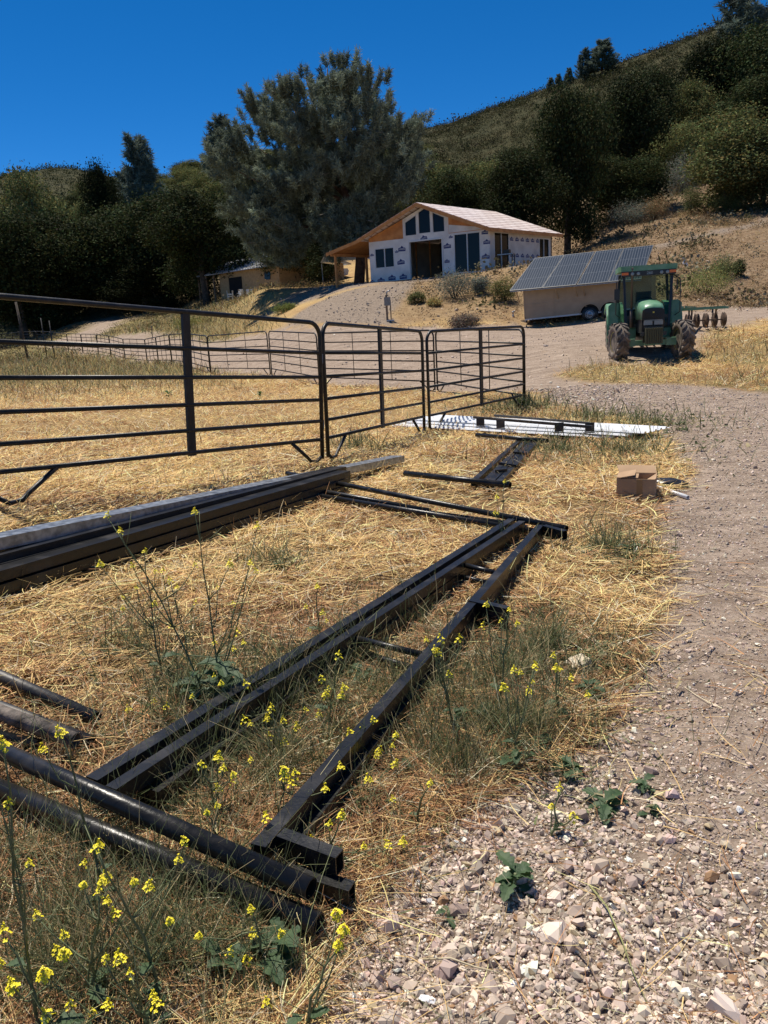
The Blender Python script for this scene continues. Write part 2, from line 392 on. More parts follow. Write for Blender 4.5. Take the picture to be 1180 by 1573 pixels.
    c = mix(at('m_hill'), c, hill); c = mix(at('m_chap'), c, chap)
    c = mix(at('m_bank'), c, bank); c = mix(at('m_dirt'), c, dirt)
    L(c, b.inputs['Base Color'])
    b1 = N(nt, 'ShaderNodeBump'); b1.inputs['Strength'].default_value = .7; b1.inputs['Distance'].default_value = .03
    L(fine, b1.inputs['Height'])
    b2 = N(nt, 'ShaderNodeBump'); b2.inputs['Strength'].default_value = .6; b2.inputs['Distance'].default_value = .02
    L(vo2.outputs['Distance'], b2.inputs['Height']); L(b1.outputs[0], b2.inputs['Normal'])
    b3 = N(nt, 'ShaderNodeBump'); b3.inputs['Strength'].default_value = .8; b3.inputs['Distance'].default_value = .25
    L(noise(1.6, 6, .4), b3.inputs['Height']); L(b2.outputs[0], b3.inputs['Normal'])
    mx = N(nt, 'ShaderNodeMix', data_type='VECTOR'); L(at('m_hill'), mx.inputs[0]); L(b2.outputs[0], mx.inputs[4]); L(b3.outputs[0], mx.inputs[5])
    L(mx.outputs[1], b.inputs['Normal'])
    o = link('ground', me, M); tag(o, 'dry straw field, gravel track and brown hillsides', None, None, 'structure'); o['category'] = 'ground'
    return o
build_ground()

def wedge(n, r0, r1, pw, half=34):
    """random points in front of the camera's place, density falling with distance ~ r^-pw"""
    uu = rng.random(n); e = 2-pw
    r = (r0**e+uu*(r1**e-r0**e))**(1/e) if abs(e) > 1e-6 else r0*np.exp(uu*math.log(r1/r0))
    ph = R(half)*(rng.random(n)*2-1); return r*np.sin(ph), r*np.cos(ph), r

# gravel -------------------------------------------------------------
gold = (1+5**.5)/2
ICO = unit(np.array([(-1, gold, 0), (1, gold, 0), (-1, -gold, 0), (1, -gold, 0), (0, -1, gold), (0, 1, gold), (0, -1, -gold), (0, 1, -gold), (gold, 0, -1), (gold, 0, 1), (-gold, 0, -1), (-gold, 0, 1)], float))
ICF = np.array([(0, 11, 5), (0, 5, 1), (0, 1, 7), (0, 7, 10), (0, 10, 11), (1, 5, 9), (5, 11, 4), (11, 10, 2), (10, 7, 6), (7, 1, 8), (3, 9, 4), (3, 4, 2), (3, 2, 6), (3, 6, 8), (3, 8, 9), (4, 9, 5), (2, 4, 11), (6, 2, 10), (8, 6, 7), (9, 8, 1)])
def rocks(x, y, z, size, col, flat=.6, jit=.28):
    n = len(x); Vt = ICO[None]*(1+rng.normal(0, jit, (n, 12, 1)))+rng.normal(0, .1, (n, 12, 3))
    Vt = np.clip(Vt, -.95, .95)
    Vt = Vt*np.stack([rng.uniform(.6, 1.25, n), rng.uniform(.5, .95, n), rng.uniform(.3, .8, n)*flat/.6], 1)[:, None]
    q = unit(rng.normal(size=(n, 3))*np.array([.35, .35, 1])); an = rng.uniform(0, 2*math.pi, n)
    K = np.zeros((n, 3, 3)); K[:, 0, 1] = -q[:, 2]; K[:, 0, 2] = q[:, 1]; K[:, 1, 0] = q[:, 2]; K[:, 1, 2] = -q[:, 0]; K[:, 2, 0] = -q[:, 1]; K[:, 2, 1] = q[:, 0]
    Rm = np.eye(3)[None]+np.sin(an)[:, None, None]*K+(1-np.cos(an))[:, None, None]*(K@K)
    Vt = np.einsum('nij,nkj->nki', Rm, Vt)*size[:, None, None]/2
    Vt = Vt+np.stack([x, y, z], 1)[:, None]
    F = (ICF[None]+np.arange(n)[:, None, None]*12).reshape(-1, 3)
    return Vt.reshape(-1, 3), F, np.repeat(col, 12, 0)
def gnoise(x, y, di):
    r = np.hypot(x, y); near = np.clip(1-r/40, 0, 1)
    return near*((fbm(x*1.1, y*1.1)-.47)*.05+(fbm(x*6, y*6)-.47)*.035*(1-.3*di))
x, y, r = wedge(460000, 1.1, 18, 1.3, 36); xb, yb, rb = wedge(26000, 16, 42, 1.0, 30); x, y, r = np.append(x, xb), np.append(y, yb), np.append(r, rb)
di, bank, hill, chap, gr = masks(x, y)
keep = rng.random(len(x)) < di**1.5*np.clip(.45+.9*fbm(x*.9, y*.9), .2, 1)+.03*(r < 6)*(x > -.5)
x, y, r, di = x[keep], y[keep], r[keep], di[keep]
core = np.clip((np.degrees(np.arctan2(x, y))-13-6*fbm(x*.6, y*.6))/6, 0, 1)*np.clip((r-1.6)/1.2, 0, 1)
size = np.clip(rng.lognormal(math.log(.0092), .62, len(x)), .004, .075)*(1+.07*np.maximum(np.minimum(r, 18)-2.5, 0))*(1-.42*core)
col = np.array([.49, .395, .32])*rng.lognormal(0, .3, (len(x), 1))*(1+rng.normal(0, .028, (len(x), 3)))
pick = rng.random(len(x)); col[pick < .05] = np.array([.50, .40, .25])*rng.uniform(.7, 1.1, ((pick < .05).sum(), 1)); col[pick > .97] = np.array([.33, .20, .11])
V, F, Cc = rocks(x, y, ground(x, y)+gnoise(x, y, di)+size*.12, size, np.clip(col, .05, .75))
M_rock = attr_mat('crushed_rock', .9, spec=.2)
o = link('gravel', mesh_np('gravel', V, F, Cc), M_rock); tag(o, 'crushed pinkish grey gravel covering the track edge', 'gravel', None, 'stuff')
print('gravel', len(x))

# straw ---------------------------------------------------------------
def straw_obj(name, n, r0, r1, pw, lab, cat, lmin, lmax, wk, up, colfn, maskfn, K=4, half=34, curl=.6):
    x, y, r = wedge(n, r0, r1, pw, half)
    mk = masks(x, y); keep = rng.random(n) < maskfn(x, y, r, mk); x, y, r = x[keep], y[keep], r[keep]; di = mk[0][keep]; n = len(x)
    z = ground(x, y)+gnoise(x, y, di)
    Ln = rng.uniform(lmin, lmax, n)*(1+.03*r); a = rng.uniform(0, 2*math.pi, n); lift = rng.uniform(*up, n)
    dr = np.stack([np.cos(a)*np.cos(lift), np.sin(a)*np.cos(lift), np.sin(lift)], 1)
    bend = rng.normal(0, curl, (n, 3)); bend[:, 2] = -np.abs(bend[:, 2])*.6*(lift > .3)
    t = np.linspace(0, 1, K)
    Pt = np.stack([x, y, z], 1)[:, None]+Ln[:, None, None]*(dr[:, None]*t[None, :, None]+bend[:, None]*(t**2)[None, :, None]*.5)
    Pt[..., 2] += ((fbm(x*7+5, y*7+8, 3)-.3)*.09*np.clip(1.2-r/14, .15, 1))[:, None]*(lift < .8)[:, None]
    g = z[:, None]+.003; Pt[..., 2] = np.maximum(Pt[..., 2]+rng.uniform(0, .03, n)[:, None]*(lift < .5)[:, None], g+.001)
    W = np.maximum(.0021, wk*r)[:, None]*np.linspace(1, .45, K)[None]*rng.uniform(.6, 1.5, n)[:, None]
    side = unit(np.cross(dr, np.stack([rng.normal(0, .4, n), rng.normal(0, .4, n), np.ones(n)], 1)))
    up_ = lift > .8; th = rng.uniform(0, 2*math.pi, n)
    side[up_] = np.stack([np.cos(th), np.sin(th), 0*th], 1)[up_]
    return strips(Pt, W, side, colfn(n, x, y))
def c_straw(n, x, y):
    a = np.array([.80, .56, .25]); b = np.array([.36, .19, .09]); c = np.array([.60, .52, .36])
    q = rng.random((n, 1)); red = np.clip((fbm(x*.8+3, y*.8)-.40)*3.5, 0, 1)[:, None]*.75; nearb = np.clip(1.1-np.hypot(x, y)/4., 0, .2)[:, None]
    col = np.where(q < .16+.5*red+nearb, b, np.where(q > .86, c, a)); return np.clip(col*rng.lognormal(0, .28, (n, 1)), .02, .9)
def c_green(n, x, y):
    q = rng.random((n, 1)); col = np.where(q < .45, [.10, .12, .05], np.where(q < .75, [.17, .19, .095], [.40, .33, .18])); return np.clip(col*rng.lognormal(0, .3, (n, 1)), .02, .8)
M_straw = attr_mat('dry_straw', .75, .25, .25); M_grass = attr_mat('grass_blades', .7, .3, .25)
patchy = lambda x, y: np.clip(fbm(x*1.2+40, y*1.2)*2.6-.55, .12, 1)*np.clip(fbm(x*6+4, y*6)*3-.7, .25, 1)
dens = lambda x, y, r, m: np.clip((1-m[0]*1.15)*(1-m[1])*(1-m[2])*(1-.6*m[4])*patchy(x, y), 0, 1)+.012*(r < 5)
parts = [straw_obj('s', 420000, 1.15, 13, 1.0, '', '', .05, .18, .0012, (-.05, .35), c_straw, dens),
         straw_obj('s', 300000, 1.15, 9, 1.1, '', '', .015, .06, .0006, (-.1, .5), lambda n, x, y: c_straw(n, x, y)*rng.uniform(.45, 1, (n, 1)), dens, K=3),
         straw_obj('s', 230000, 8, 34, 1.0, '', '', .07, .18, .00065, (.0, .8), c_straw, dens, K=3),
         straw_obj('s', 16000, 1.2, 14, 1.0, '', '', .08, .20, .0009, (.8, 1.4), c_straw, dens)]
V, F, Cc = cat_(*parts)
o = link('dry_straw', mesh_np('dry_straw', V, F, Cc), M_straw); tag(o, 'matted golden dry straw covering the field', 'straw', None, 'stuff'); print('straw', len(F))
# grey-green stalks of the weeds and the greener grass of the far side
def weedy(x, y, r, m):
    b = np.zeros(len(x))
    for cx, cy, cr, s in WEED: b = np.maximum(b, s*np.clip(1.4-np.hypot(x-cx, y-cy)/cr, 0, 1))
    return np.clip(b*(1-.75*m[0]), 0, 1)
WEED = []
for px, py, rr, s in [(300, 1080, .28, .8), (420, 1130, .4, .9), (330, 1180, .25, .6), (620, 1080, .3, .7), (720, 1100, .35, .9), (820, 1130, .25, .8), (120, 1400, .3, .55), (300, 1480, .3, .6), (60, 1250, .25, .5), (400, 1430, .22, .8), (560, 1230, .2, .5),
                    (780, 1050, .35, .7), (850, 1000, .3, .5), (230, 990, .35, .5), (960, 700, .8, .18), (1000, 655, .9, .2), (920, 645, .8, .15), (860, 700, .8, .15), (800, 628, .6, .3), (50, 1350, .25, .9), (150, 1480, .3, .9), (230, 1400, .25, .8), (330, 1400, .25, .7), (200, 1550, .3, .8), (60, 1500, .3, .8), (420, 1180, .3, .9), (350, 1110, .3, .8), (620, 1160, .3, .7), (760, 1130, .3, .9), (250, 1260, .3, .5), (420, 875, .15, .8), (640, 960, .3, .3), (520, 1020, .3, .5), (930, 850, .35, .4), (700, 1180, .25, .6), (450, 1050, .3, .7), (380, 1090, .3, .7), (550, 690, .35, .3)]:
    g = gp(px, py); WEED.append((g[0], g[1], rr, s))
def disc_pts(n):
    a_ = np.array(WEED); pr = a_[:, 2]**1.4*a_[:, 3]; pr /= pr.sum(); k = rng.choice(len(a_), n, p=pr); q = a_[k, 2]*np.abs(rng.normal(0, .95, n)); th_ = rng.uniform(0, 6.28, n)
    # stalks stand in little groups
    gx = np.round((a_[k, 0]+q*np.cos(th_))/.045)*.045+rng.normal(0, .012, n); gy = np.round((a_[k, 1]+q*np.sin(th_))/.045)*.045+rng.normal(0, .012, n)
    kp = fbm(gx*9, gy*9) > .40+.10*rng.random(n); return gx[kp], gy[kp], np.hypot(gx[kp], gy[kp])
PTS = None
parts = []
for n_w, lo_, hi_, wk_, up_2, K_, cu_ in ((30000, .09, .27, .0010, (.6, 1.5), 5, .4), (19000, .04, .13, .0012, (.3, 1.3), 4, .5), (34000, .015, .055, .0040, (-.2, 1.2), 4, .5)):
    PTS = disc_pts(n_w); _wd = wedge; wedge = lambda *a: PTS
    parts.append(straw_obj('w', len(PTS[0]), 0, 0, 1.0, '', '', lo_, hi_, wk_, up_2, c_green, lambda x, y, r, m: np.clip(1-m[0]*.6, 0, 1), K=K_, curl=cu_)); wedge = _wd
parts += [
         straw_obj('w', 150000, 17, 75, 1.2, '', '', .10, .22, .0006, (.4, 1.5), lambda n, x, y: np.where(rng.random((n, 1)) < .5, c_straw(n, x, y)*.75, c_green(n, x, y)), lambda x, y, r, m: np.clip(m[4]*(1-m[0])*1.1, 0, 1), K=3, curl=.3)]
V, F, Cc = cat_(*parts)
o = link('weedy_grass', mesh_np('weedy_grass', V, F, Cc), M_grass); tag(o, 'grey green weed stalks and grass standing in the straw', 'grass', None, 'stuff'); print('weeds', len(F))

# ================================================================== MATERIALS
M_black = noise_mat('black_painted_steel', (.011, .011, .011), (.055, .050, .046), 7, .34, 0., .10, 60, spec=.35, pos=(.50, .84))
M_blackdust = noise_mat('dusty_black_steel', (.02, .02, .022), (.10, .085, .07), 7, .5, 0., .1, 40, pos=(.45, .75))
M_dirty = noise_mat('muddy_steel', (.05, .042, .035), (.26, .21, .17), 14, .75, 0., .2, 60, pos=(.35, .6))
M_galv = noise_mat('galvanised_steel', (.17, .19, .22), (.36, .39, .43), 22, .36, .7, .05, 60, rvar=.12)
M_pipe = noise_mat('corral_pipe_paint', (.009, .009, .009), (.04, .035, .03), 12, .45, 0., .1, 80, pos=(.5, .8), spec=.35)
M_white = noise_mat('white_coated_steel', (.74, .76, .78), (.86, .87, .88), 6, .35, 0.)
M_shade = mat('painted_interior_shade', .9, (.006, .006, .006))[0]  # near-black colour that stands in for shade inside openings and recesses
M_wood = noise_mat('weathered_wood', (.12, .08, .05), (.26, .18, .12), 8, .85, 0., .2)
M_brass = mat('weld_scuff', .35, (.5, .5, .5), .6)[0]

# ================================================================== CORRAL PANELS
def corral(A, B, hA, hB, label, group, rails=(1.55, 1.22, .955, .70, .46, .25), band=True, wires=(), r=.022, near=True, feet=True):
    """A, B ground points of the end posts"""
    A = Vector(A); B = Vector(B); d = (B-A); L = d.length; root = empty('corral_panel', A, 0, label, 'corral panel', group)
    u = d/L; up = Vector((0, 0, 1)); up = (up-u*up.dot(u)).normalized()
    def q(s_, h): return u*s_+up*(h)+Vector((0, 0, 0))
    n = 10 if near else 6; top = rails[0]; rc = .17
    def arc(c, a0, a1, rad, k=6): return [q(c[0]+rad*math.cos(a0+(a1-a0)*i/k), c[1]+rad*math.sin(a0+(a1-a0)*i/k)) for i in range(k+1)]
    pts = [q(.03, .03)]+arc((.03+rc, top-rc), math.pi, math.pi/2, rc)+arc((L-.03-rc, top-rc), math.pi/2, 0, rc)+[q(L-.03, .03)]
    fr = MB(); fr.tube(pts, r*1.1, n); fr.build('outer_frame', M_pipe, root)
    for h in rails[1:]:
        rl = MB(); rl.tube([q(.03, h), q(L-.03, h)], r*.92, n); rl.build('rail', M_pipe, root)
    if band:
        b = MB(); bw = Vector(u)*.05
        b.beam(q(L/2, rails[-1]-.03), q(L/2, top), .085, .030, up=tuple(u.cross(up))); b.build('centre_band', M_pipe, root)
    for wf in wires:
        b = MB(); b.tube([q(L*wf, rails[-1]), q(L*wf, top)], r*.55, 6); b.build('upright_rod', M_pipe, root)
    if feet:
        for s0, sg in ((.03, 1), (L-.03, -1)):
            f = MB(); f.tube([q(s0+sg*.52, rails[-1]), q(s0+sg*.25, .06), q(s0+sg*.20, .015), q(s0+sg*.10, .0), q(s0+sg*.02, .05)], r*.9, n if near else 5); f.build('foot_brace', M_pipe, root)
        for h in (rails[1]-.06, .42):
            k = MB(); k.tube([q(L-.03, h-.05), q(L+.005, h-.05), q(L+.005, h+.05), q(L-.03, h+.05)], .008, 6); k.build('pin_latch', M_galv, root)
    return root
pA = P(-10, 777, 5.7); pB = P(498, 708, 8.78); pC = P(655, 664, 12.1); pD = P(807, 626, 15.1)
def onG(p, dz=0): return (p[0], p[1], gz(p[0], p[1])+dz)
near_posts = [tuple(pA), tuple(pB), tuple(P(503, 706, 8.85)), tuple(P(653, 664, 12.05)), tuple(P(659, 663, 12.15)), tuple(pD)]
G1 = 'black pipe corral panels closest to the camera'
corral(near_posts[0], near_posts[1], 0, 0, 'nearest and largest black pipe corral panel, cut by the left edge of the photo', G1)
corral(near_posts[2], near_posts[3], 0, 0, 'middle black pipe corral panel, joined to the right end of the nearest one', G1)
corral(near_posts[4], near_posts[5], 0, 0, 'rightmost near black pipe corral panel, standing over the white metal sheets', G1)
far = [(807, 626, 15.15), (671, 601, 19.5), (492, 592, 23), (417, 577, 27), (324, 575, 31.5), None, (227, 560, 48), (193, 556, 53), None, (152, 545, 60), None, (106, 541, 66), None, None, None, (6, 535, 85), None, (-60, 531, 93)]
pts = []; i = 0
known = [(k, P(*v)[:2]) for k, v in enumerate([f for f in far]) if v is not None]
seq = []
for (k0, a), (k1, b) in zip(known, known[1:]):
    Ld = np.hypot(*(b-a)); m_ = max(1, round(Ld/4.7)) if k0 > 3 else 1
    for j in range(m_): seq.append(a+(b-a)*j/m_)
seq.append(known[-1][1])
LF = ['far corral panel with thin rods closing the gap back from the right end post', 'far corral panel with thin rods seen through the middle near panel', 'far corral panel with thin rods seen just left of the near panel joint',
      'far corral panel with thin rods right of the near centre band, before the gravel road']
for i, (a, b) in enumerate(zip(seq, seq[1:])):
    L = np.hypot(*(b-a)); u = (b-a)/L
    a2 = a+u*.03; b2 = b-u*.03
    lab = LF[i] if i < 4 else 'distant pipe corral panel in the long row across the arena, along the road'
    corral(onG(a2), onG(b2), 0, 0, lab, 'far row of corral panels with thin rods' if i >= 4 else 'nearer panels of the far corral row', rails=(1.5, 1.24, 1.0, .74, .5, .24), band=False, wires=(.34, .67), r=.02 if i < 4 else .024, near=False, feet=i < 8)

# ================================================================== STEEL FRAMES AND TUBES ON THE STRAW
def W3(px, py, z):       # point of the photo at a height z over the local ground
    p = Zp(px, py, z)
    for _ in range(4): p = Zp(px, py, gz(p[0], p[1])+z)
    return Vector(p)
def weld(mb, p, r=.012, n=6):
    for k in range(n):
        q = Vector(p)+Vector([random.uniform(-1, 1)*.03 for _ in range(3)]); mb.box(q, (.008, .012, .006))
def steel_frame(zu, label, group, dx=(0, 0), lower=False):
    tw, th = .048, .056
    L0, L1, R0_, R1 = (W3(172, 1222, zu), W3(802, 806, zu), W3(398, 1312, zu), W3(830, 812, zu)) if not lower else (W3(236, 1226, zu), W3(806, 812, zu), W3(452, 1302, zu), W3(833, 815, zu))
    base = Vector((L0.x, L0.y, gz(L0.x, L0.y))); root = empty('welded_steel_truss', base, 0, label, 'steel frame', group)
    def bld(mb, nm, mt=M_black): return mb.build(nm, mt, root, base)
    b = MB(); b.beam(L0, L1, tw, th); bld(b, 'side_rail'); b = MB(); b.beam(R0_, R1, tw, th); bld(b, 'side_rail')
    f = .0
    if not lower:
        e0, e1 = W3(-140, 1090, zu), W3(478, 1366, zu)
    else:
        e0, e1 = W3(-120, 1160, zu), W3(490, 1420, zu)
    b = MB(); b.tube([e0, e1], .029, 16, wall=.004); bld(b, 'end_pipe')
    f0, f1 = (W3(441, 727, zu), W3(871, 812, zu)) if not lower else (W3(432, 752, zu), W3(858, 822, zu))
    b = MB(); b.tube([f0, f1], .022, 12, wall=.004); bld(b, 'end_pipe')
    def lerp(a, c, t): return a+(c-a)*t
    def onl(a, c, px, py):    # closest param on line to the pixel
        best = min(range(101), key=lambda i: (lambda q: abs(q[0]-px)+abs(q[1]-py))(proj(lerp(a, c, i/100)))); return best/100
    def stub(px, py, ln, mb):
        t = onl(R0_, R1, px, py); s = lerp(R0_, R1, t); d = (R1-R0_).normalized(); out = Vector((d.y, -d.x, 0)).normalized()
        # stubs run parallel to the end pipes
        ed = (e1-e0).normalized(); s = s+ed*.03
        mb.beam(W3(px, py, zu), W3(*ln, zu), tw*.85, th*1.1, wall=.004)
    if not lower:
        cross = [((540, 979), (650, 1006)), ((710, 867), (762, 880))]; st = [(432, 1292, (522, 1326)), (722, 929, (780, 942)), (836, 813, (868, 822))]
    else:
        cross = [((560, 1004), (640, 1028)), ((700, 884), (748, 895))]; st = [(440, 1345, (541, 1376)), (735, 950, (778, 960))]
    for (a, c) in cross:
        b = MB(); b.tube([W3(*a, zu), W3(*c, zu)], .015, 12); bld(b, 'cross_pipe')
    for px, py, ln in st:
        b = MB(); stub(px, py, ln, b); bld(b, 'stub_tube')
    return root
def proj(p):
    v = np.array(p)-C0; t = v@Fv; return 590+FPX*(v@Rv)/t, 786.5-FPX*(v@Uv)/t
steel_frame(.07, 'lower black steel frame lying flat in the weeds under a matching one', 'pair of long steel frames', lower=True)
steel_frame(.13, 'upper black steel frame on top of its twin, with end pipes and short stubs', 'pair of long steel frames')
# two loose rectangular tubes on the far side of the upper frame's left rail
def loose(name, a, b, wd, ht, label, cat, group=None, mt=None, wall=.004, rnd=False, sag=0):
    a, b = Vector(a), Vector(b); base = Vector((a.x, a.y, gz(a.x, a.y))); mb = MB()
    if rnd: mb.tube([a, b], wd/2, 16 if a.y < 4 else 10, wall=wall)
    else: mb.beam(a, b, wd, ht, wall=wall)
    o = mb.build(name, mt or M_black, None, base); o.location = base; return tag(o, label, cat, group)
loose('rectangular_tube', W3(142, 1204, .125), W3(786, 801, .125), .055, .04, 'long flat black tube lying against the far side of the upper frame rail', 'steel tube')
loose('rectangular_tube', W3(215, 1225, .06), W3(798, 812, .06), .05, .05, 'long black tube wedged under the left rail of the steel frames', 'steel tube')
# short round pipes at the left edge
GP = 'round pipes entering from the left edge'
loose('round_pipe', W3(-170, 965, .05), W3(148, 1104, .05), .055, 0, 'upper scuffed black pipe ending in the straw at the left edge', 'pipe', GP, M_blackdust, rnd=True)
loose('round_pipe', W3(-170, 1030, .12), W3(116, 1138, .09), .058, 0, 'muddy brown pipe at the left edge between two black ones', 'pipe', GP, M_dirty, rnd=True)
loose('round_pipe', W3(-170, 1095, .05), W3(60, 1146, .05), .05, 0, 'short black pipe end under the muddy brown pipe', 'pipe', GP, M_black, rnd=True)
loose('round_pipe', W3(-120, 1040, .04), W3(140, 1140, .04), .05, 0, 'black pipe half hidden in straw below the muddy pipe', 'pipe', GP, M_blackdust, rnd=True)
# far ends of other pipes running from the purlin pile
GF = 'black pipes fanning out from the purlin pile'
loose('round_pipe', W3(425, 742, .10), W3(660, 785, .08), .045, 0, 'middle black pipe running from the purlin pile toward the frames', 'pipe', GF, rnd=True)
loose('round_pipe', W3(420, 756, .05), W3(800, 808, .05), .05, 0, 'lowest black pipe running from the purlin pile to the far end of the frames', 'pipe', GF, rnd=True)
loose('round_pipe', W3(600, 778, .03), W3(740, 803, .03), .045, 0, 'bright worn pipe half buried in straw before the far frame end', 'pipe', GF, M_blackdust, rnd=True)

# ------------------------------------------------------------------ the big pile of purlins
pa, pb = W3(-30, 815, .33), W3(612, 703, .12)
def c_channel(a, b, wd, ht, mt, label, cat='purlin', group='purlins stacked in the big pile', t=.006):
    """open C section: top flange, web and bottom flange"""
    a, b = Vector(a), Vector(b); base = Vector((a.x, a.y, gz(a.x, a.y))); d = (b-a).normalized(); sd = d.cross(Vector((0, 0, 1))).normalized(); u = sd.cross(d); mb = MB()
    mb.beam(a+u*(ht/2-t/2), b+u*(ht/2-t/2), wd, t); mb.beam(a-u*(ht/2-t/2), b-u*(ht/2-t/2), wd, t)
    mb.beam(a+sd*(wd/2-t/2), b+sd*(wd/2-t/2), t, ht-2*t-.001)
    mb.beam(a-sd*(wd/2-t/2)+u*(ht/2-t-.012), b-sd*(wd/2-t/2)+u*(ht/2-t-.012), t, .022); mb.beam(a-sd*(wd/2-t/2)-u*(ht/2-t-.012), b-sd*(wd/2-t/2)-u*(ht/2-t-.012), t, .022)
    o = mb.build('steel_purlin', mt, None, base); o.location = base; return tag(o, label, cat, group)
du = (pb-pa).normalized(); side = du.cross(Vector((0, 0, 1))).normalized()
gdir = lambda t: pa+(pb-pa)*t
g0 = Vector((pa.x, pa.y, gz(pa.x, pa.y))); g1 = Vector((pb.x, pb.y, gz(pb.x, pb.y)))
ext = g0-(g1-g0).normalized()*2.0; ext.z = g0.z
c_channel(ext+side*.0+Vector((0, 0, .40)), g1+Vector((0, 0, .11)), .155, .07, M_galv, 'bright galvanised purlin on top of the pile, reaching farthest right')
e68 = g0+(g1-g0)*.70
lays = [(.275, .07, .05), (.225, .095, .05), (.17, .08, .055), (.115, .11, .055), (.065, .085, .055), (.028, .12, .05)]
nm = ['topmost', 'second', 'third', 'fourth', 'fifth', 'lowest']
for k, (h, off, ht) in enumerate(lays):
    e = g0+(g1-g0)*(.73-.015*(k % 3)); h1 = h*.62+.01
    c_channel(ext+side*off+Vector((0, 0, h)), e+side*off+Vector((0, 0, h1)), .16, ht-.004, M_black, nm[k]+' of the black purlins stacked under the galvanised one')
for k in range(3):
    h = .05+k*.075; e = g0+(g1-g0)*(.66+.02*k)
    c_channel(ext+side*(.27-.02*k)+Vector((0, 0, h)), e+side*(.26-.02*k)+Vector((0, 0, h*.8)), .13, .06, M_black, ('lower', 'middle', 'upper')[k]+' purlin on the near face of the big pile')

# ------------------------------------------------------------------ second, smaller frame bundle farther back
GS = 'small steel frame bundle behind the long frames'
def small_frame():
    b0 = W3(735, 742, .05); base = Vector((b0.x, b0.y, gz(b0.x, b0.y)))
    root = empty('welded_steel_truss', base, 0, 'smaller black ladder like steel frame lying between the long frames and the white sheets', 'steel frame')
    for (x0, y0, x1, y1) in ((728, 742, 800, 677), (745, 744, 812, 676), (766, 744, 828, 677), (752, 746, 818, 680)):
        m_ = MB(); m_.beam(W3(x0, y0, .07), W3(x1, y1, .07), .06, .06, wall=.004); m_.build('side_rail', M_black, root, base)
    for (x0, y0, x1, y1) in ((768, 712, 795, 716), (778, 722, 762, 724), (789, 695, 808, 697)):
        m_ = MB(); m_.beam(W3(x0, y0, .11), W3(x1, y1, .11), .03, .03); m_.build('cross_bar', M_black, root, base)
    m_ = MB(); m_.tube([W3(622, 727, .14), W3(784, 745, .14)], .028, 12, wall=.004); m_.build('end_pipe', M_black, root, base)
    m_ = MB(); m_.tube([W3(732, 668, .13), W3(841, 677, .13)], .028, 12, wall=.004); m_.build('end_pipe', M_black, root, base)
small_frame()
loose('round_pipe', W3(612, 738, .03), W3(690, 741, .03), .04, 0, 'thin worn pipe in the straw beside the small frame', 'pipe', None, M_blackdust, rnd=True)
loose('round_pipe', W3(735, 674, .04), W3(832, 681, .04), .04, 0, 'thin pipe under the far end of the small frame', 'pipe', None, M_blackdust, rnd=True)

# ------------------------------------------------------------------ white roofing sheets with a rack of black angle steel
def ribbed(a, b, wd, lab, n=5, z=0):
    a, b = Vector(a), Vector(b); d = (b-a).normalized(); sd = d.cross(Vector((0, 0, 1))).normalized(); mb = MB(); base = Vector((a.x, a.y, gz(a.x, a.y)))
    prof = []
    for k in range(n):
        x = -wd/2+wd*k/n; s_ = wd/n; prof += [(x, 0), (x+s_*.55, 0), (x+s_*.68, .022), (x+s_*.87, .022)]
    prof.append((wd/2, 0)); up_ = [(x, h) for x, h in prof]; dn = [(x, h-.003) for x, h in prof]
    pts = [a+sd*x+Vector((0, 0, h)) for x, h in up_+dn[::-1]]
    # faces strip by strip (the section is not convex)
    for (p, q), (p2, q2) in zip(zip(up_, dn), list(zip(up_, dn))[1:]):
        mb.prism([a+sd*x+Vector((0, 0, h)) for x, h in (q, p, p2, q2)], b-a)
    o = mb.build('roofing_sheet', M_white, None, base); o.location = base; return tag(o, lab, 'roofing sheet', 'white ribbed sheets lying by the corral')
ws = [((618, 650), (960, 668), .06, 'lowest white ribbed sheet, its edge facing the small frame'), ((640, 645), (985, 665), .10, 'middle white ribbed sheet, shifted right of the lowest'),
      ((655, 641), (1010, 661), .14, 'uppermost white ribbed sheet, pointing farthest right')]
for (a, b, z, l) in ws: ribbed(W3(*a, z), W3(*b, z), .62, l)
b0 = W3(732, 643, .2); base = Vector((b0.x, b0.y, gz(b0.x, b0.y)))
root = empty('angle_rack', base, 0, 'rusty black rack of angle steel with upright plates on the white sheets', 'steel rack')
m_ = MB(); m_.beam(W3(728, 641, .24), W3(910, 656, .24), .035, .035); m_.build('long_bar', M_blackdust, root, base)
m_ = MB(); m_.beam(W3(760, 638, .22), W3(905, 650, .22), .03, .03); m_.build('long_bar', M_blackdust, root, base)
for px, py in ((738, 648), (769, 651), (859, 656), (906, 656)):
    p = W3(px, py, .22); m_ = MB(); m_.box(p, (.12, .012, .12)); m_.box(p+Vector((0, .03, -.076)), (.14, .05, .01)); m_.build('upright_plate', M_blackdust, root, base)

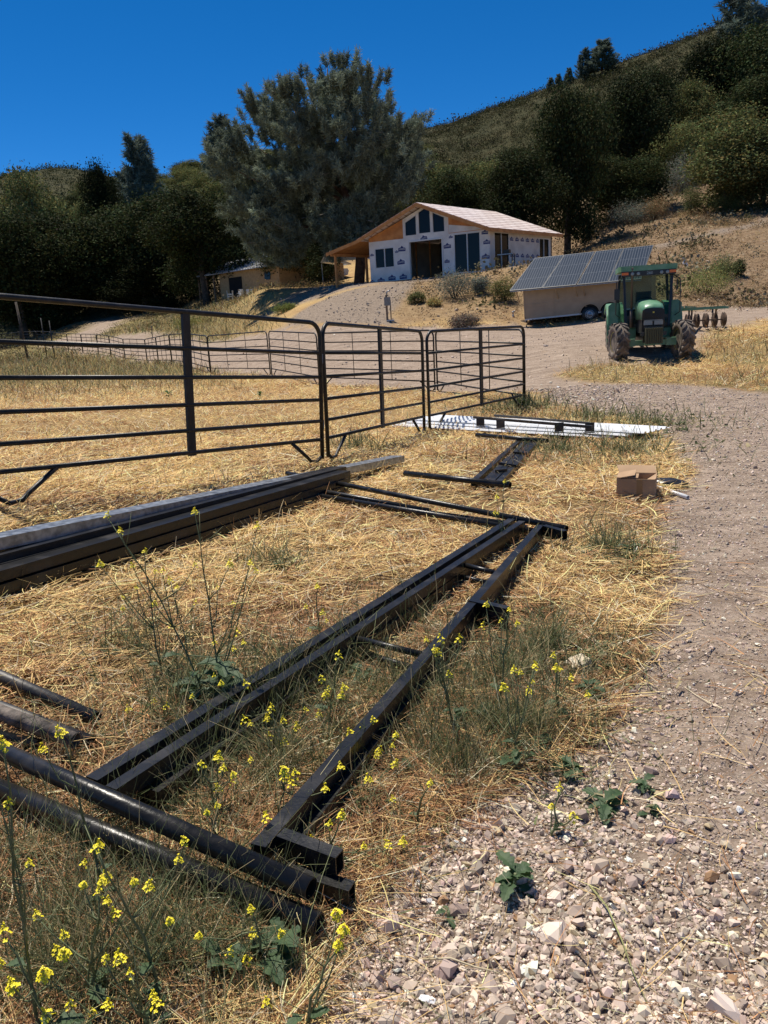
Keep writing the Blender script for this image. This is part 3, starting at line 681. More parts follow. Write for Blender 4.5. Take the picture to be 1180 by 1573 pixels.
# ------------------------------------------------------------------ cardboard box
def cardboard():
    c = Vector(onG(gp(978, 764))); root = empty('cardboard_box', c, R(-22), 'open brown cardboard box with a white shipping label, at the straw edge', 'box')
    M_card = noise_mat('cardboard', (.34, .215, .12), (.43, .285, .165), 5, .85, 0., .05, 90)
    M_tape = mat('packing_tape', .3, (.28, .17, .08))[0]
    w_, d_, h_ = .32, .26, .19; t = .005; b = MB()
    for cc, sz in (((0, -d_/2, h_/2), (w_, t, h_)), ((0, d_/2, h_/2), (w_, t, h_)), ((-w_/2+t/2, 0, h_/2), (t, d_-t-.001, h_)), ((w_/2-t/2, 0, h_/2), (t, d_-t-.001, h_)), ((0, 0, t/2), (w_-2*t-.002, d_-t-.002, t))): b.box(cc, sz)
    b.build('carton', M_card, root)
    def flap(p0, p1, v, nm='flap'):
        q = MB(); q.prism([Vector(p0), Vector(p1), Vector(p1)+Vector(v)*.98, Vector(p0)+Vector(v)], (0, 0, t)); q.build(nm, M_card, root)
    flap((-w_/2, -d_/2, h_), (-w_/2, d_/2, h_), (.15, 0, .03)); flap((w_/2, -d_/2, h_+.002), (w_/2, d_/2, h_+.002), (-.10, 0, -.07)); flap((-w_/2, d_/2, h_), (w_/2, d_/2, h_), (-.03, .10, .05)); flap((-w_/2, -d_/2+.004, h_+.006), (w_/2*.1, -d_/2+.004, h_+.006), (0, .13, .012))
    q = MB(); q.box((0.03, -d_/2-.004, h_*.55), (.05, .002, h_*.88)); q.build('tape_strip', M_tape, root)
    q = MB(); q.box((-w_/2-.003, -.03, h_*.5), (.002, .10, .13)); lb = q.build('shipping_label', mat('label_paper', .7, (.75, .75, .73))[0], root)
    q = MB()
    for k in range(5): q.box((-w_/2-.005, -.05+.006*k, h_*.52-.035), (.001, .003 if k % 2 else .004, .025))
    for k in range(4): q.box((-w_/2-.005, -.03, h_*.52+.045-.016*k), (.001, .07 if k % 2 else .05, .005))
    q.build('label_print', mat('label_ink', .6, (.03, .03, .03))[0], lb)
cardboard()
# black rubber bucket lid and white pipe beside the box
p = Vector(onG(gp(1022, 747))); root = empty('black_bag', p, R(-15), 'crumpled black bag lying behind the white pipe end', 'bag')
mb = MB(); bmesh.ops.create_icosphere(mb.bm, subdivisions=4, radius=1)
for v in mb.bm.verts:
    nz = float(fbm(np.array([v.co.x*2+9]), np.array([v.co.y*2+v.co.z*2+5]))[0]); v.co = Vector((v.co.x*.17, v.co.y*.13, max(v.co.z*.055, -.01)+.02))*(0.75+.6*nz)
mb.build('bag', mat('black_plastic', .35, (.02, .02, .022))[0], root, smooth=True)
loose('white_pipe', W3(1003, 746, .03), W3(1057, 764, .015), .035, 0, 'white plastic pipe sticking out from behind the cardboard box', 'pipe', None, mat('white_pvc', .3, (.8, .8, .78))[0], rnd=True)
# pale broken rock
p = Vector(onG(gp(888, 1030))); mb = MB(); bmesh.ops.create_icosphere(mb.bm, subdivisions=2, radius=1)
for v in mb.bm.verts:
    k = 1+.25*math.sin(v.co.x*5+2)*math.cos(v.co.y*4); v.co = Vector((max(-.8, min(.8, v.co.x*1.1))*.062*k, max(-.7, min(.7, v.co.y))*.055, max(-.5, min(.62, v.co.z))*.05+.03))
o = mb.build('pale_rock', noise_mat('pale_stone', (.42, .34, .22), (.68, .60, .45), 30, .9, 0., .3, 60)); o.location = p; o.rotation_euler = (.1, -.15, .5); tag(o, 'pale cream broken rock at the edge of straw and gravel', 'rock')

# ================================================================== TREES
M_oak = attr_mat('oak_leaves', .85, .2, .08, hue_rand=.45)
M_olive = attr_mat('olive_leaves', .85, .22, .08, hue_rand=.2)
M_need = attr_mat('pine_needles', .8, .2, .12, hue_rand=.15)
M_bark = noise_mat('bark', (.03, .024, .018), (.11, .085, .065), 5, .9, 0., .5, 14)
M_bark2 = noise_mat('pine_bark', (.06, .03, .02), (.17, .095, .06), 5, .9, 0., .5, 14)
def lobes_points(lobes, n_cl, shell=.62):
    lobes = np.array(lobes, float); wgt = (lobes[:, 3]*lobes[:, 4])**1.0; wgt /= wgt.sum()
    k = rng.choice(len(lobes), n_cl, p=wgt); d = unit(rng.normal(size=(n_cl, 3))); rr = (shell+(1-shell)*rng.random(n_cl)**.6)
    c = lobes[k, :3]+d*rr[:, None]*lobes[k][:, [3, 3, 4]]
    return c, d
def limb_mesh(targets, base_h, r0, lean=(0, 0), trunk_top=None, n=7, mt=None, parent=None, name='trunk'):
    mb = MB(); top = Vector(trunk_top); b = Vector((0, 0, -.4)); mid = Vector((lean[0], lean[1], base_h))
    mb.tube([b, Vector((lean[0]*.4, lean[1]*.4, base_h*.5)), mid, (mid+top)/2+Vector((random.uniform(-.2, .2), random.uniform(-.2, .2), 0)), top], [r0*1.25, r0, r0*.85, r0*.5, r0*.15], n)
    for t in targets:
        t = Vector(t); f = random.uniform(.05, .8); s_ = mid.lerp(top, f)
        m1 = s_.lerp(t, .45)+Vector((random.uniform(-.3, .3), random.uniform(-.3, .3), -.25)); rr = r0*.45*(1-.5*f)
        mb.tube([s_, m1, t], [rr, rr*.6, rr*.15], 6)
    return mb.build(name, mt, parent)
def crown_mesh(name, lobes, n_cl, n_lf, leaf, base, spread=.35, shell=.6, up=.35, flat=1., asp=.6):
    c, d = lobes_points(lobes, n_cl, shell)
    shade = rng.lognormal(0, .22, n_cl); csz = rng.uniform(.6, 1.35, n_cl)
    k = np.repeat(np.arange(n_cl), n_lf); off = rng.normal(size=(len(k), 3))*spread*csz[k][:, None]*np.array([1, 1, .75*flat])
    p = c[k]+off; nr = unit(d[k]*.5+rng.normal(size=(len(k), 3))*.8+np.array([0, 0, up]))
    sz = leaf*rng.uniform(.6, 1.4, len(k)); base = np.array(base)
    col = base[None]*shade[k][:, None]*rng.lognormal(0, .22, (len(k), 1)); col[:, 0] *= 1+.25*rng.normal(size=len(k)).clip(-1, 2)
    return mesh_np(name, *leaf_quads(p, nr, sz, np.clip(col, .005, .5), asp))
def needle_mesh(name, cl, dirs, n_nd, ln, wd, base, tuft=.35, tall=1.):
    n = len(cl); k = np.repeat(np.arange(n), n_nd); nn = len(k)
    s_ = rng.random(nn); ax = dirs[k]; p0 = cl[k]+ax*(s_[:, None]-.5)*tuft*2.2*tall+rng.normal(size=(nn, 3))*tuft*.16
    d = unit(ax*.7+rng.normal(size=(nn, 3))*.75)
    Pt = p0[:, None]+d[:, None]*np.array([0, .55, 1.])[None, :, None]*ln*rng.uniform(.7, 1.2, nn)[:, None, None]
    Pt[:, 2, 2] -= ln*.10
    W = wd*np.array([1, .9, .25])[None]*rng.uniform(.7, 1.3, nn)[:, None]
    side = unit(np.cross(d, rng.normal(size=(nn, 3)))); sh = rng.lognormal(0, .22, n)
    col = np.array(base)[None]*sh[k][:, None]*rng.lognormal(0, .18, (nn, 1))
    return mesh_np(name, *strips(Pt, W, side, np.clip(col, .005, .6)))
PROTO = {}
def rnd_lobes(H, Wd, n, low=.35, top=1.0, seed=0):
    r_ = np.random.default_rng(seed); L = []
    for i in range(n):
        h = H*(low+(top-low)*(i+.5)/n); env = math.sin(math.pi*min(1, ((h/H)-low*.6)/(1-low*.6)*.92+.06))**.6
        a = r_.uniform(0, 6.28); q = r_.uniform(.2, .8)*Wd/2*env; rad = Wd*r_.uniform(.12, .22)*(.55+.5*env)
        L.append((q*math.cos(a), q*math.sin(a), min(h, H-rad*.8), rad, rad*r_.uniform(.7, .95)))
    L.append((0, 0, H*.55, Wd*.22, H*.25)); return L
def add_proto(key, name, H, Wd, crown, trunk_fn):
    PROTO[key] = (name, H, Wd, crown, trunk_fn)
for i, (n, low) in enumerate([(13, .16), (15, .12), (12, .2)]):
    L = rnd_lobes(10, 10, n, low, seed=20+i)
    PROTO['oak%d' % i] = ['oak_tree', 10., 10., crown_mesh('oak_crown', L, 1300, 24, .20, (.036, .046, .017), .42), L, M_oak, M_bark, .32]
    L = rnd_lobes(10, 10, n+2, .10, seed=40+i)
    PROTO['olive%d' % i] = ['bushy_tree', 10., 10., crown_mesh('bush_crown', L, 1200, 24, .20, (.135, .145, .055), .45), L, M_olive, M_bark, .22]
for i in range(2):
    r_ = np.random.default_rng(60+i); c = []; d = []
    for h in np.linspace(1.5, 9.8, 26):
        rad = 2.5*(1-(h/10.4)**1.6)*r_.uniform(.7, 1.15)+.25
        for a in r_.uniform(0, 6.28, 9 if h < 8 else 5):
            q = rad*r_.uniform(.35, 1); c.append((q*math.cos(a), q*math.sin(a), h+.25*q*.6)); d.append(unit(np.array([math.cos(a), math.sin(a), 1.5])))
    L = [(0, 0, h, 1.2, .6) for h in (3, 5, 7, 9)]
    PROTO['pine%d' % i] = ['pine_tree', 10., 5., needle_mesh('pine_crown', np.array(c), np.array(d), 95, .42, .055, (.15, .18, .14), .42), L, M_need, M_bark2, .2]
for k_, P_ in PROTO.items():
    vv = np.empty(len(P_[3].vertices)*3, np.float32); P_[3].vertices.foreach_get('co', vv); vv = vv.reshape(-1, 3)
    P_[2] = 2*float(np.percentile(np.abs(vv[:, 0]), 97)+np.percentile(np.abs(vv[:, 1]), 97))/2; P_[1] = float(np.percentile(vv[:, 2], 99.7))
    name, H, Wd, cm, L, ml, mbk, r0 = P_; cm.materials.append(ml)
    random.seed(len(name)*7+int(H)); tm = limb_mesh([Vector(q[:3]) for q in L], H*.22, r0, (random.uniform(-.2, .2), 0), (random.uniform(-.5, .5), 0, H*.88), mt=mbk)
    P_.append(tm.data); bpy.data.objects.remove(tm)
NT = 0; rt0 = random.Random(11)
def tree_at(px, ptop, wpx, Y, key, label, group='trees', cat='tree', pbase=None, name=None, sink=.2):
    """a tree standing on the ground at depth Y under column px whose crown reaches ptop"""
    global NT
    nm, H, Wd, cm, L, ml, mbk, r0, tm = PROTO[key]
    d = ray(px, ptop); t = Y/d[1]; p = C0+d*t
    z0 = gz(p[0], p[1]); h = max(p[2]-z0, 1.0); ww = wpx/FPX*t
    r = empty(name or nm, (p[0], p[1], z0-sink), random.uniform(0, 6.28), label, cat, group)
    c = link('crown', cm, None, r); t_ = link('trunk', tm, None, r)
    sx = ww/Wd*1.0; sz = (h+sink)/H
    u_ = rt0.uniform(.8, 1.2)
    for q in (c, t_): q.scale = (sx*u_, sx/u_**.5, sz)
    NT += 1; return r
rt = random.Random(5)
GL = 'dark oaks along the foot of the left hill'; GR_ = 'oaks on the right hillside'; GF_ = 'trees covering the left hill'
T = [ # px, top, width, Y, kind, label, group
 (40, 262, 105, 118, 'olive0', 'grey green tree at the far left edge, its top against the small distant hill', GL),
 (151, 252, 62, 112, 'oak1', 'round dark oak whose top stands against the sky, left of the slim pine', GL),
 (206, 208, 66, 125, 'pine0', 'slim pine sticking up above the dark oaks on the left', 'pines on the left skyline'),
 (336, 179, 66, 165, 'pine1', 'pine on the left skyline just left of the big grey pine', 'pines on the left skyline'),
 (8, 330, 150, 90, 'oak0', 'dark oak cut by the left edge, above the bare road bank', GL),
 (85, 330, 160, 98, 'oak2', 'broad dark oak second from the left edge, behind the dirt bank', GL),
 (165, 318, 150, 100, 'oak1', 'dark oak behind the top of the climbing gravel road', GL),
 (240, 300, 150, 96, 'oak0', 'tall dark oak between the climbing road and the tan house', GL),
 (300, 290, 150, 84, 'oak2', 'big dark oak with forked trunk left of the tan house roof', GL),
 (130, 385, 120, 102, 'oak2', 'low dark oak over the bend of the climbing road', GL),
 (215, 395, 110, 94, 'oak1', 'low dark oak at the road shoulder left of the tan house', GL),
 (40, 400, 130, 95, 'oak1', 'low dark oak above the wooden post at the left edge', GL),
 (385, 330, 130, 92, 'oak0', 'dark oak behind the metal roof of the tan house', GL),
 (450, 340, 110, 78, 'oak1', 'dark oak under the big grey pine, left of the wrapped house', GL),
 (495, 345, 90, 74, 'oak2', 'small dark oak in the shade below the big grey pine', GL),
 (640, 250, 110, 96, 'olive1', 'green tree behind the roof peak of the wrapped house', 'trees behind the wrapped house'),
 (700, 262, 100, 88, 'oak1', 'dark tree behind the middle of the bright roof', 'trees behind the wrapped house'),
 (745, 250, 110, 100, 'olive2', 'olive tree behind the bright roof, left of the darkest oak', 'trees behind the wrapped house'),
 (792, 238, 140, 56.5, 'oak2', 'dark oak leaning over the far end of the bright roof', 'trees behind the wrapped house'),
 (872, 136, 118, 62, 'oak0', 'tallest and darkest oak right of the wrapped house, with a bare lower trunk', GR_),
 (965, 118, 125, 74, 'oak1', 'broad dark oak on the slope above the solar trailer', GR_),
 (945, 240, 120, 68, 'oak2', 'lower dark oak just above the solar panels', GR_),
 (1005, 108, 80, 92, 'oak0', 'dark oak crown above and behind the broad one over the trailer', GR_),
 (1050, 128, 110, 96, 'olive1', 'grey olive tree in the middle of the right slope', GR_),
 (1092, 60, 120, 100, 'oak2', 'dark oak high on the right slope beside the ridge line', GR_),
 (1142, -30, 105, 105, 'pine1', 'tall dark pine rising past the top right of the photo', GR_),
 (1160, 40, 150, 96, 'oak1', 'dark oak filling the upper right corner', GR_),
 (1185, 110, 130, 84, 'oak0', 'dark oak cut by the right edge above the big olive bush', GR_),
 (1120, 168, 150, 62, 'olive0', 'big olive green bush tree on the right slope', GR_),
 (1180, 190, 120, 60, 'olive2', 'olive bush tree cut by the right edge', GR_),
 (1040, 190, 90, 84, 'olive2', 'pale grey bush tree left of the big olive bush tree', GR_),
 (926, 62, 44, 232, 'pine1', 'largest pine alone on the right ridge line', 'pines on the ridge line'),
 (899, 74, 26, 234, 'pine0', 'slim pine just left of the largest one on the ridge', 'pines on the ridge line'),
 (874, 104, 14, 240, 'pine0', 'small pine on the ridge, third from the right', 'pines on the ridge line'),
 (858, 114, 14, 244, 'pine1', 'small pine on the ridge, second from the left', 'pines on the ridge line'),
 (846, 119, 14, 246, 'pine0', 'small pine at the left end of the ridge group', 'pines on the ridge line'),
 (8, 266, 12, 400, 'oak1', 'tiny round tree on the distant hill at the left edge', 'trees on the far left hill'),
 (2, 272, 10, 400, 'oak0', 'tiny tree beside a round one on the distant left hill', 'trees on the far left hill'),
]
for a in T: tree_at(*a)
# forest on the left hill: individually planted, alike at this distance
for i in range(125):
    px = rt.uniform(-20, 640); Y = rt.uniform(115, 215); g_ = P(px, 300, Y); zz = gz(g_[0], g_[1])
    q = proj((g_[0], g_[1], zz)); h = rt.uniform(4.5, 8)
    top = q[1]-h/Y*FPX
    lim = np.interp(px, [0, 60, 120, 200, 240, 300, 350, 420, 500, 600, 640], [290, 292, 285, 262, 246, 236, 232, 228, 225, 215, 212])
    if top < lim: top = lim+rt.uniform(0, 12)
    if top > q[1]-10: continue
    k = rt.choice(['oak0', 'oak1', 'olive0', 'olive1', 'olive1', 'olive2', 'olive0', 'olive2'])
    tree_at(px, top, rt.uniform(7, 12)/Y*FPX, Y, k, 'olive green tree in the dense cover of the left hill' if 'ol' in k else 'dark green oak in the dense cover of the left hill', GF_+(' (olive)' if 'ol' in k else ' (dark)'))
for i in range(34):
    px = rt.uniform(640, 1190); Y = rt.uniform(92, 150); g_ = P(px, 300, Y); zz = gz(g_[0], g_[1]); q = proj((g_[0], g_[1], zz)); h = rt.uniform(3, 6.5)
    k = rt.choice(['oak0', 'oak1', 'oak2', 'olive1', 'olive2'])
    if (px < 900 and q[1] < 225) or 820 < px < 1040 and Y < 115: continue
    tree_at(px, q[1]-h/Y*FPX, rt.uniform(5, 9)/Y*FPX, Y, k, 'olive bushy tree in the cover of the lower right hill' if 'ol' in k else 'dark bushy oak in the cover of the lower right hill', 'low trees on the right hill'+(' (olive)' if 'ol' in k else ' (dark)'))
# the big grey pine: wide rounded crown of upswept plumes
def big_pine():
    Y = 58; d = ray(548, 400); b = C0+d*(Y/d[1]); z0 = gz(b[0], b[1]); s = Y/FPX
    root = empty('grey_pine', (b[0], b[1], z0), 0, 'huge grey green pine with a wide rounded crown, left of the wrapped house', 'tree')
    topz = P(505, 85, Y)[2]-z0
    def loc(px, py, dy=0): p = P(px, py, Y+dy); return np.array([p[0]-b[0], p[1]-b[1], p[2]-z0])
    fork = loc(545, 340); mb = MB()
    c = []; dr = []; shp = []
    outline = [(395, 150), (393, 200), (350, 205), (338, 260), (345, 330), (375, 390), (440, 410), (520, 400), (590, 345), (640, 300), (655, 240), (640, 200), (616, 188), (598, 150), (580, 122), (545, 124), (520, 114), (480, 118), (440, 136), (412, 158)]
    # plume centres fill a rounded volume
    r_ = np.random.default_rng(3)
    op = np.array([loc(*o)[[0, 2]] for o in outline])
    cen = op.mean(0); op = cen+(op-cen)*np.array([.93, .98])
    nb = 0
    while nb < 180:
        x = r_.uniform(op[:, 0].min(), op[:, 0].max()); z = r_.uniform(op[:, 1].min(), op[:, 1].max())
        if not inside(op, np.array([x]), np.array([z]))[0]: continue
        e = max(0., 1-(abs(x-cen[0])/7.9)**2.6-(abs(z-cen[1])/9.8)**3)**.5
        y = r_.uniform(-1, 1); y = math.copysign(abs(y)**.55, y)*5.2*e; nb += 1
        dd = unit(np.array([x-fork[0], y*1.2, max(z-fork[2]+3.0, .5)])); s0 = r_.uniform(.45, 1.0)
        for _ in range(13):
            q_ = r_.normal(0, 1, 3)*np.array([.75, .75, .5])*s0; c.append((x+q_[0], y+q_[1], z+q_[2])); dr.append(unit(dd+unit(q_)*.6+np.array([0, 0, .45+.5*(z > topz-6)])))
    for o in cen+(op-cen)*.93:                                       # plumes that break the outline
        for _ in range(6): c.append((o[0]+r_.normal(0, .5), r_.normal(0, 1.4), o[1]+r_.normal(0, .3))); dd = np.array([o[0]-cen[0], 0, (o[1]-cen[1])*.5])*.12+np.array([0, 0, 1.2]); dr.append(unit(dd))
    me = needle_mesh('needles', np.array(c), np.array(dr), 130, .34, .038, (.20, .235, .17), .42, .8)
    link('crown', me, M_need, root)
    base = Vector((0, 0, -.5)); f = Vector(fork)
    mb.tube([base, Vector(loc(556, 372)), f, Vector(loc(528, 290)), Vector(loc(512, 230)), Vector(loc(505, 160)), Vector(loc(503, 105))], [.42, .36, .30, .24, .18, .11, .04], 10)
    for tx, ty, sx, sy in [(420, 180, 530, 300), (400, 230, 530, 310), (575, 130, 522, 260), (605, 180, 525, 280), (610, 240, 535, 310), (470, 120, 512, 240), (360, 260, 535, 330), (400, 330, 545, 345), (590, 300, 540, 330), (545, 120, 515, 240), (440, 150, 515, 250), (480, 360, 548, 350)]:
        dy = r_.uniform(-2.5, 2.5); a_ = Vector(loc(sx, sy)); e_ = Vector(loc(tx, ty, dy)); m1 = a_.lerp(e_, .5)+Vector((0, 0, -.5))
        mb.tube([a_, m1, e_], [.15, .10, .03], 7)
    mb.build('trunk', M_bark2, root)
    mt = MB()
    for k in range(70):
        p = Vector(c[r_.integers(0, 2200)]); d = Vector(r_.normal(0, 1, 3)); d.z = abs(d.z)*.3-.2; mt.tube([p-d*.5, p+d*.15, p+d*.6+Vector((0, 0, .2))], [.03, .022, .008], 4)
    mt.build('dead_twigs', noise_mat('dead_twig', (.22, .19, .15), (.36, .32, .26), 6, .9), root)
big_pine()

# shrubs ---------------------------------------------------------------
def shrub(px, pb, wpx, hpx, label, base, name='sage_bush', cat='shrub', group=None, leaf=.07, ncl=160, Yf=None):
    g = gp(px, pb) if Yf is None else P(px, pb, Yf); Y = g[1]; z0 = gz(g[0], g[1]); s = Y/FPX; wd = wpx*s; h = hpx*s
    r = empty(name, (g[0], g[1], z0-.05), 0, label, cat, group)
    L = [(0, 0, h*.5, wd*.32, h*.45)]+[(rt.uniform(-.3, .3)*wd, rt.uniform(-.3, .3)*wd, h*rt.uniform(.3, .62), wd*rt.uniform(.15, .25), h*rt.uniform(.22, .36)) for _ in range(6)]
    me = crown_mesh('foliage', L, ncl, 30, max(leaf, 1.6*s), base, .10*wd, .45, .5, asp=.4); link('foliage', me, M_olive, r)
    mb = MB()
    for q in L: mb.tube([(rt.uniform(-.05, .05), rt.uniform(-.05, .05), -.1), (q[0]*.5, q[1]*.5, q[2]*.6), q[:3]], [.03, .02, .008], 5)
    mb.build('stems', M_bark, r); return r
sage = (.20, .215, .17); dry = (.26, .19, .10); grn = (.10, .12, .045)
for a in [(698, 458, 62, 42, 'large round grey sage bush on the bank before the sliding doors', sage), (738, 450, 32, 26, 'smaller grey sage bush touching the large round one', sage),
          (776, 462, 46, 38, 'yellow green bush on the bank beside the solar trailer', (.20, .19, .07), 'bank_bush'), (716, 500, 52, 16, 'low brown dead bush at the foot of the bank', (.22, .17, .13), 'dead_bush'),
          (640, 466, 30, 18, 'small olive weed clump on the golden part of the bank', (.16, .16, .06), 'weed_clump'), (668, 470, 26, 12, 'straw yellow weed clump beside the olive one on the bank', (.34, .26, .10), 'weed_clump'),
          (966, 345, 66, 34, 'grey sage bush on the slope above the solar panels', sage), (1005, 338, 44, 36, 'tan dry bush right of the slope sage bush', dry, 'dry_bush'),
          (1048, 300, 60, 62, 'pale grey sage bush beneath the grey olive tree', sage), (1030, 262, 50, 50, 'pale sage bush high on the right slope', sage), (1062, 330, 40, 44, 'dark green bush on the eroded slope edge', grn, 'green_bush'),
          (1112, 330, 44, 30, 'olive bush at the foot of the big olive bush tree', grn, 'green_bush'), (905, 368, 44, 30, 'dry olive bush right of the oak trunk', (.17, .15, .07), 'dry_bush'),
          (1136, 424, 22, 26, 'small dark green bush alone on the brown slope', (.07, .085, .035), 'green_bush'), (1085, 452, 90, 40, 'wide patch of tall green weeds behind the tractor', (.20, .21, .075), 'weed_clump'), (1110, 425, 50, 32, 'green weed patch above the tall weeds behind the tractor', (.16, .17, .07), 'weed_clump'),
          (440, 478, 40, 12, 'bright green weeds at the left foot of the gravel bank', (.22, .25, .07), 'weed_clump'), (300, 500, 70, 10, 'yellow green weeds beyond the far panels', (.25, .26, .08), 'weed_clump'),
          (196, 480, 60, 22, 'brown scrub beside the top of the climbing road', (.16, .12, .07), 'dry_bush'), (265, 462, 34, 44, 'bright green sapling in front of the dark oaks', (.20, .27, .07), 'green_sapling'),
          (20, 500, 60, 24, 'dry scrub below the left bank, near the wooden post', (.18, .15, .08), 'dry_bush'), (120, 480, 70, 24, 'brown brush on the cut bank left of the road', (.14, .10, .06), 'dry_bush')]:
    shrub(*a)
# brush and tufts that nobody could count on the slopes
def brush(n, phr, rr_, size, cols, fn, name, lab, per=16):
    ph = R(1)*rng.uniform(*phr, n); r = np.sqrt(rng.uniform(rr_[0]**2, rr_[1]**2, n)); x = r*np.sin(ph); y = r*np.cos(ph)
    k = fn(x, y, r) > rng.random(n); x, y, r = x[k], y[k], r[k]; z = ground(x, y); n = len(x)
    sz = size*rng.lognormal(0, .35, n); i = np.repeat(np.arange(n), per); off = rng.normal(size=(len(i), 3))*sz[i][:, None]*np.array([.38, .38, .26])
    p = np.stack([x, y, z+sz*.3], 1)[i]+off; cb = np.array(cols)[rng.integers(0, len(cols), n)]*rng.lognormal(0, .2, (n, 1))
    me = mesh_np(name, *leaf_quads(p, unit(rng.normal(size=(len(i), 3))+np.array([0, 0, .5])), sz[i]*.20, np.clip(cb[i]*rng.lognormal(0, .15, (len(i), 1)), .01, .6), .7))
    o = link(name, me, M_olive); tag(o, lab, 'brush', None, 'stuff')
brush(20000, (-6, 33), (120, 300), 1.25, [(.05, .054, .02), (.068, .062, .028), (.038, .045, .018), (.085, .070, .036)], lambda x, y, r: np.full(len(x), .9), 'chaparral', 'low olive brown chaparral covering the ridge', 26)
brush(6000, (-32, -4), (240, 460), 2.0, [(.038, .046, .018), (.05, .054, .022)], lambda x, y, r: np.full(len(x), .9), 'far_chaparral', 'dark scrub covering the distant left hill')
def m_slope(x, y, r): m_ = masks(x, y); return np.clip(m_[2]*1.2, 0, 1)*(1-m_[1])*np.clip(fbm(x*.3, y*.3)*2.5-.6, .25, 1)
brush(42000, (-1, 32), (33, 95), .26, [(.24, .16, .08), (.34, .25, .12), (.17, .11, .06), (.13, .12, .06), (.40, .30, .16), (.20, .12, .07)], m_slope, 'hillside_brush', 'dry brown tufts scattered over the right slope', 12)
brush(1000, (4, 32), (36, 95), .75, [(.15, .14, .08), (.19, .18, .13), (.11, .11, .05), (.26, .19, .11)], m_slope, 'slope_scrub', 'grey and olive scrub dotted over the right slope', 40)
brush(6000, (-30, -2), (60, 120), .45, [(.20, .15, .08), (.13, .12, .05), (.10, .08, .05)], lambda x, y, r: 1-masks(x, y)[0], 'left_bank_brush', 'dry brush over the left road bank', 12)
x, y, r = wedge(24000, 30, 75, 1.0, 30); m_ = masks(x, y); k = rng.random(len(x)) < np.clip(m_[1]*.9+m_[2]*.35, 0, 1); x, y, r = x[k], y[k], r[k]
sz = rng.lognormal(math.log(.055), .5, len(x)); V, F, Cc = rocks(x, y, ground(x, y)+sz*.15, sz, np.array([.42, .34, .27])*rng.lognormal(0, .2, (len(x), 1)))
tag(link('slope_rocks', mesh_np('slope_rocks', V, F, Cc), M_rock), 'broken rock scattered over the banks and slopes', 'rocks', None, 'stuff')
print('trees', NT)

# ================================================================== HOUSE UNDER CONSTRUCTION
def text_mesh(txt, size, depth=.004):
    cu = bpy.data.curves.new('t', 'FONT'); cu.body = txt; cu.size = size; cu.extrude = depth; cu.align_x = 'CENTER'; cu.align_y = 'CENTER'; cu.offset = size*.018; cu.resolution_u = 2
    ob = bpy.data.objects.new('t', cu); COL.objects.link(ob); dg = bpy.context.evaluated_depsgraph_get(); me = bpy.data.meshes.new_from_object(ob.evaluated_get(dg))
    bpy.data.objects.remove(ob); bpy.data.curves.remove(cu); return me
M_wrap = noise_mat('house_wrap', (.58, .56, .53), (.80, .78, .74), 1.6, .55, 0., .35, 3, pos=(.3, .7))
M_osb = noise_mat('orange_sheathing', (.42, .16, .045), (.58, .25, .08), 3, .8, 0., .1, 20)
M_fascia = noise_mat('new_timber', (.46, .19, .055), (.60, .28, .09), 4, .75)
M_frame = mat('white_vinyl', .4, (.62, .62, .60))[0]
M_glass = mat('dark_glass', .08, (.010, .011, .010), 0., .22)[0]
M_blue = mat('blue_print', .6, (.016, .030, .14))[0]
def roof_mat():
    M, nt, b = mat('bright_roof_sheets', .5, (.8, .7, .65)); tc = N(nt, 'ShaderNodeTexCoord'); br = N(nt, 'ShaderNodeTexBrick')
    mp = N(nt, 'ShaderNodeMapping'); mp.inputs['Scale'].default_value = (1, 1, 1); nt.links.new(tc.outputs['UV'], mp.inputs[0]); nt.links.new(mp.outputs[0], br.inputs['Vector'])
    br.inputs['Color1'].default_value = (.86, .76, .71, 1); br.inputs['Color2'].default_value = (.78, .66, .60, 1); br.inputs['Mortar'].default_value = (.34, .22, .19, 1); br.inputs['Scale'].default_value = 1; br.inputs['Mortar Size'].default_value = .035; br.inputs['Brick Width'].default_value = 1.1; br.inputs['Row Height'].default_value = .42
    no = N(nt, 'ShaderNodeTexNoise'); no.inputs['Scale'].default_value = 1.2; nt.links.new(tc.outputs['Object'], no.inputs['Vector'])
    mx = N(nt, 'ShaderNodeMix', data_type='RGBA', blend_type='MULTIPLY'); mx.inputs[0].default_value = .35; nt.links.new(br.outputs[0], mx.inputs[6]); nt.links.new(no.outputs['Fac'], mx.inputs[7]); nt.links.new(mx.outputs[2], b.inputs['Base Color']); return M
M_roof = roof_mat()
def uv_quad(me, du, dv):
    """uv in metres along two directions"""
    uvl = me.uv_layers.new(name='UVMap')
    for lp in me.loops:
        co = me.vertices[lp.vertex_index].co; uvl.data[lp.index].uv = (co.dot(du), co.dot(dv))
th = R(-27); hx = Vector((math.cos(th), math.sin(th), 0)); hy = Vector((math.sin(R(43)), math.cos(R(43)), 0)); HL = 6.96; HZ = Vector(P(752, 417, 46.)); HW = 7.65
house = empty('wrapped_house', HZ, 0, 'new house wrapped in white membrane with blue prints, orange gable boards and bright unfinished roof', 'house')
def hp(x, d, z): return hx*x+hy*d+Vector((0, 0, z))
nrm = Vector((math.sin(th), -math.cos(th), 0))      # outward from the front wall (towards the camera)
nrmF = Vector((-hx.y, hx.x, 0))*-1
EV, RG, RX = 2.42, 4.05, -3.95
sl_ = (RG-EV)/(-RX)
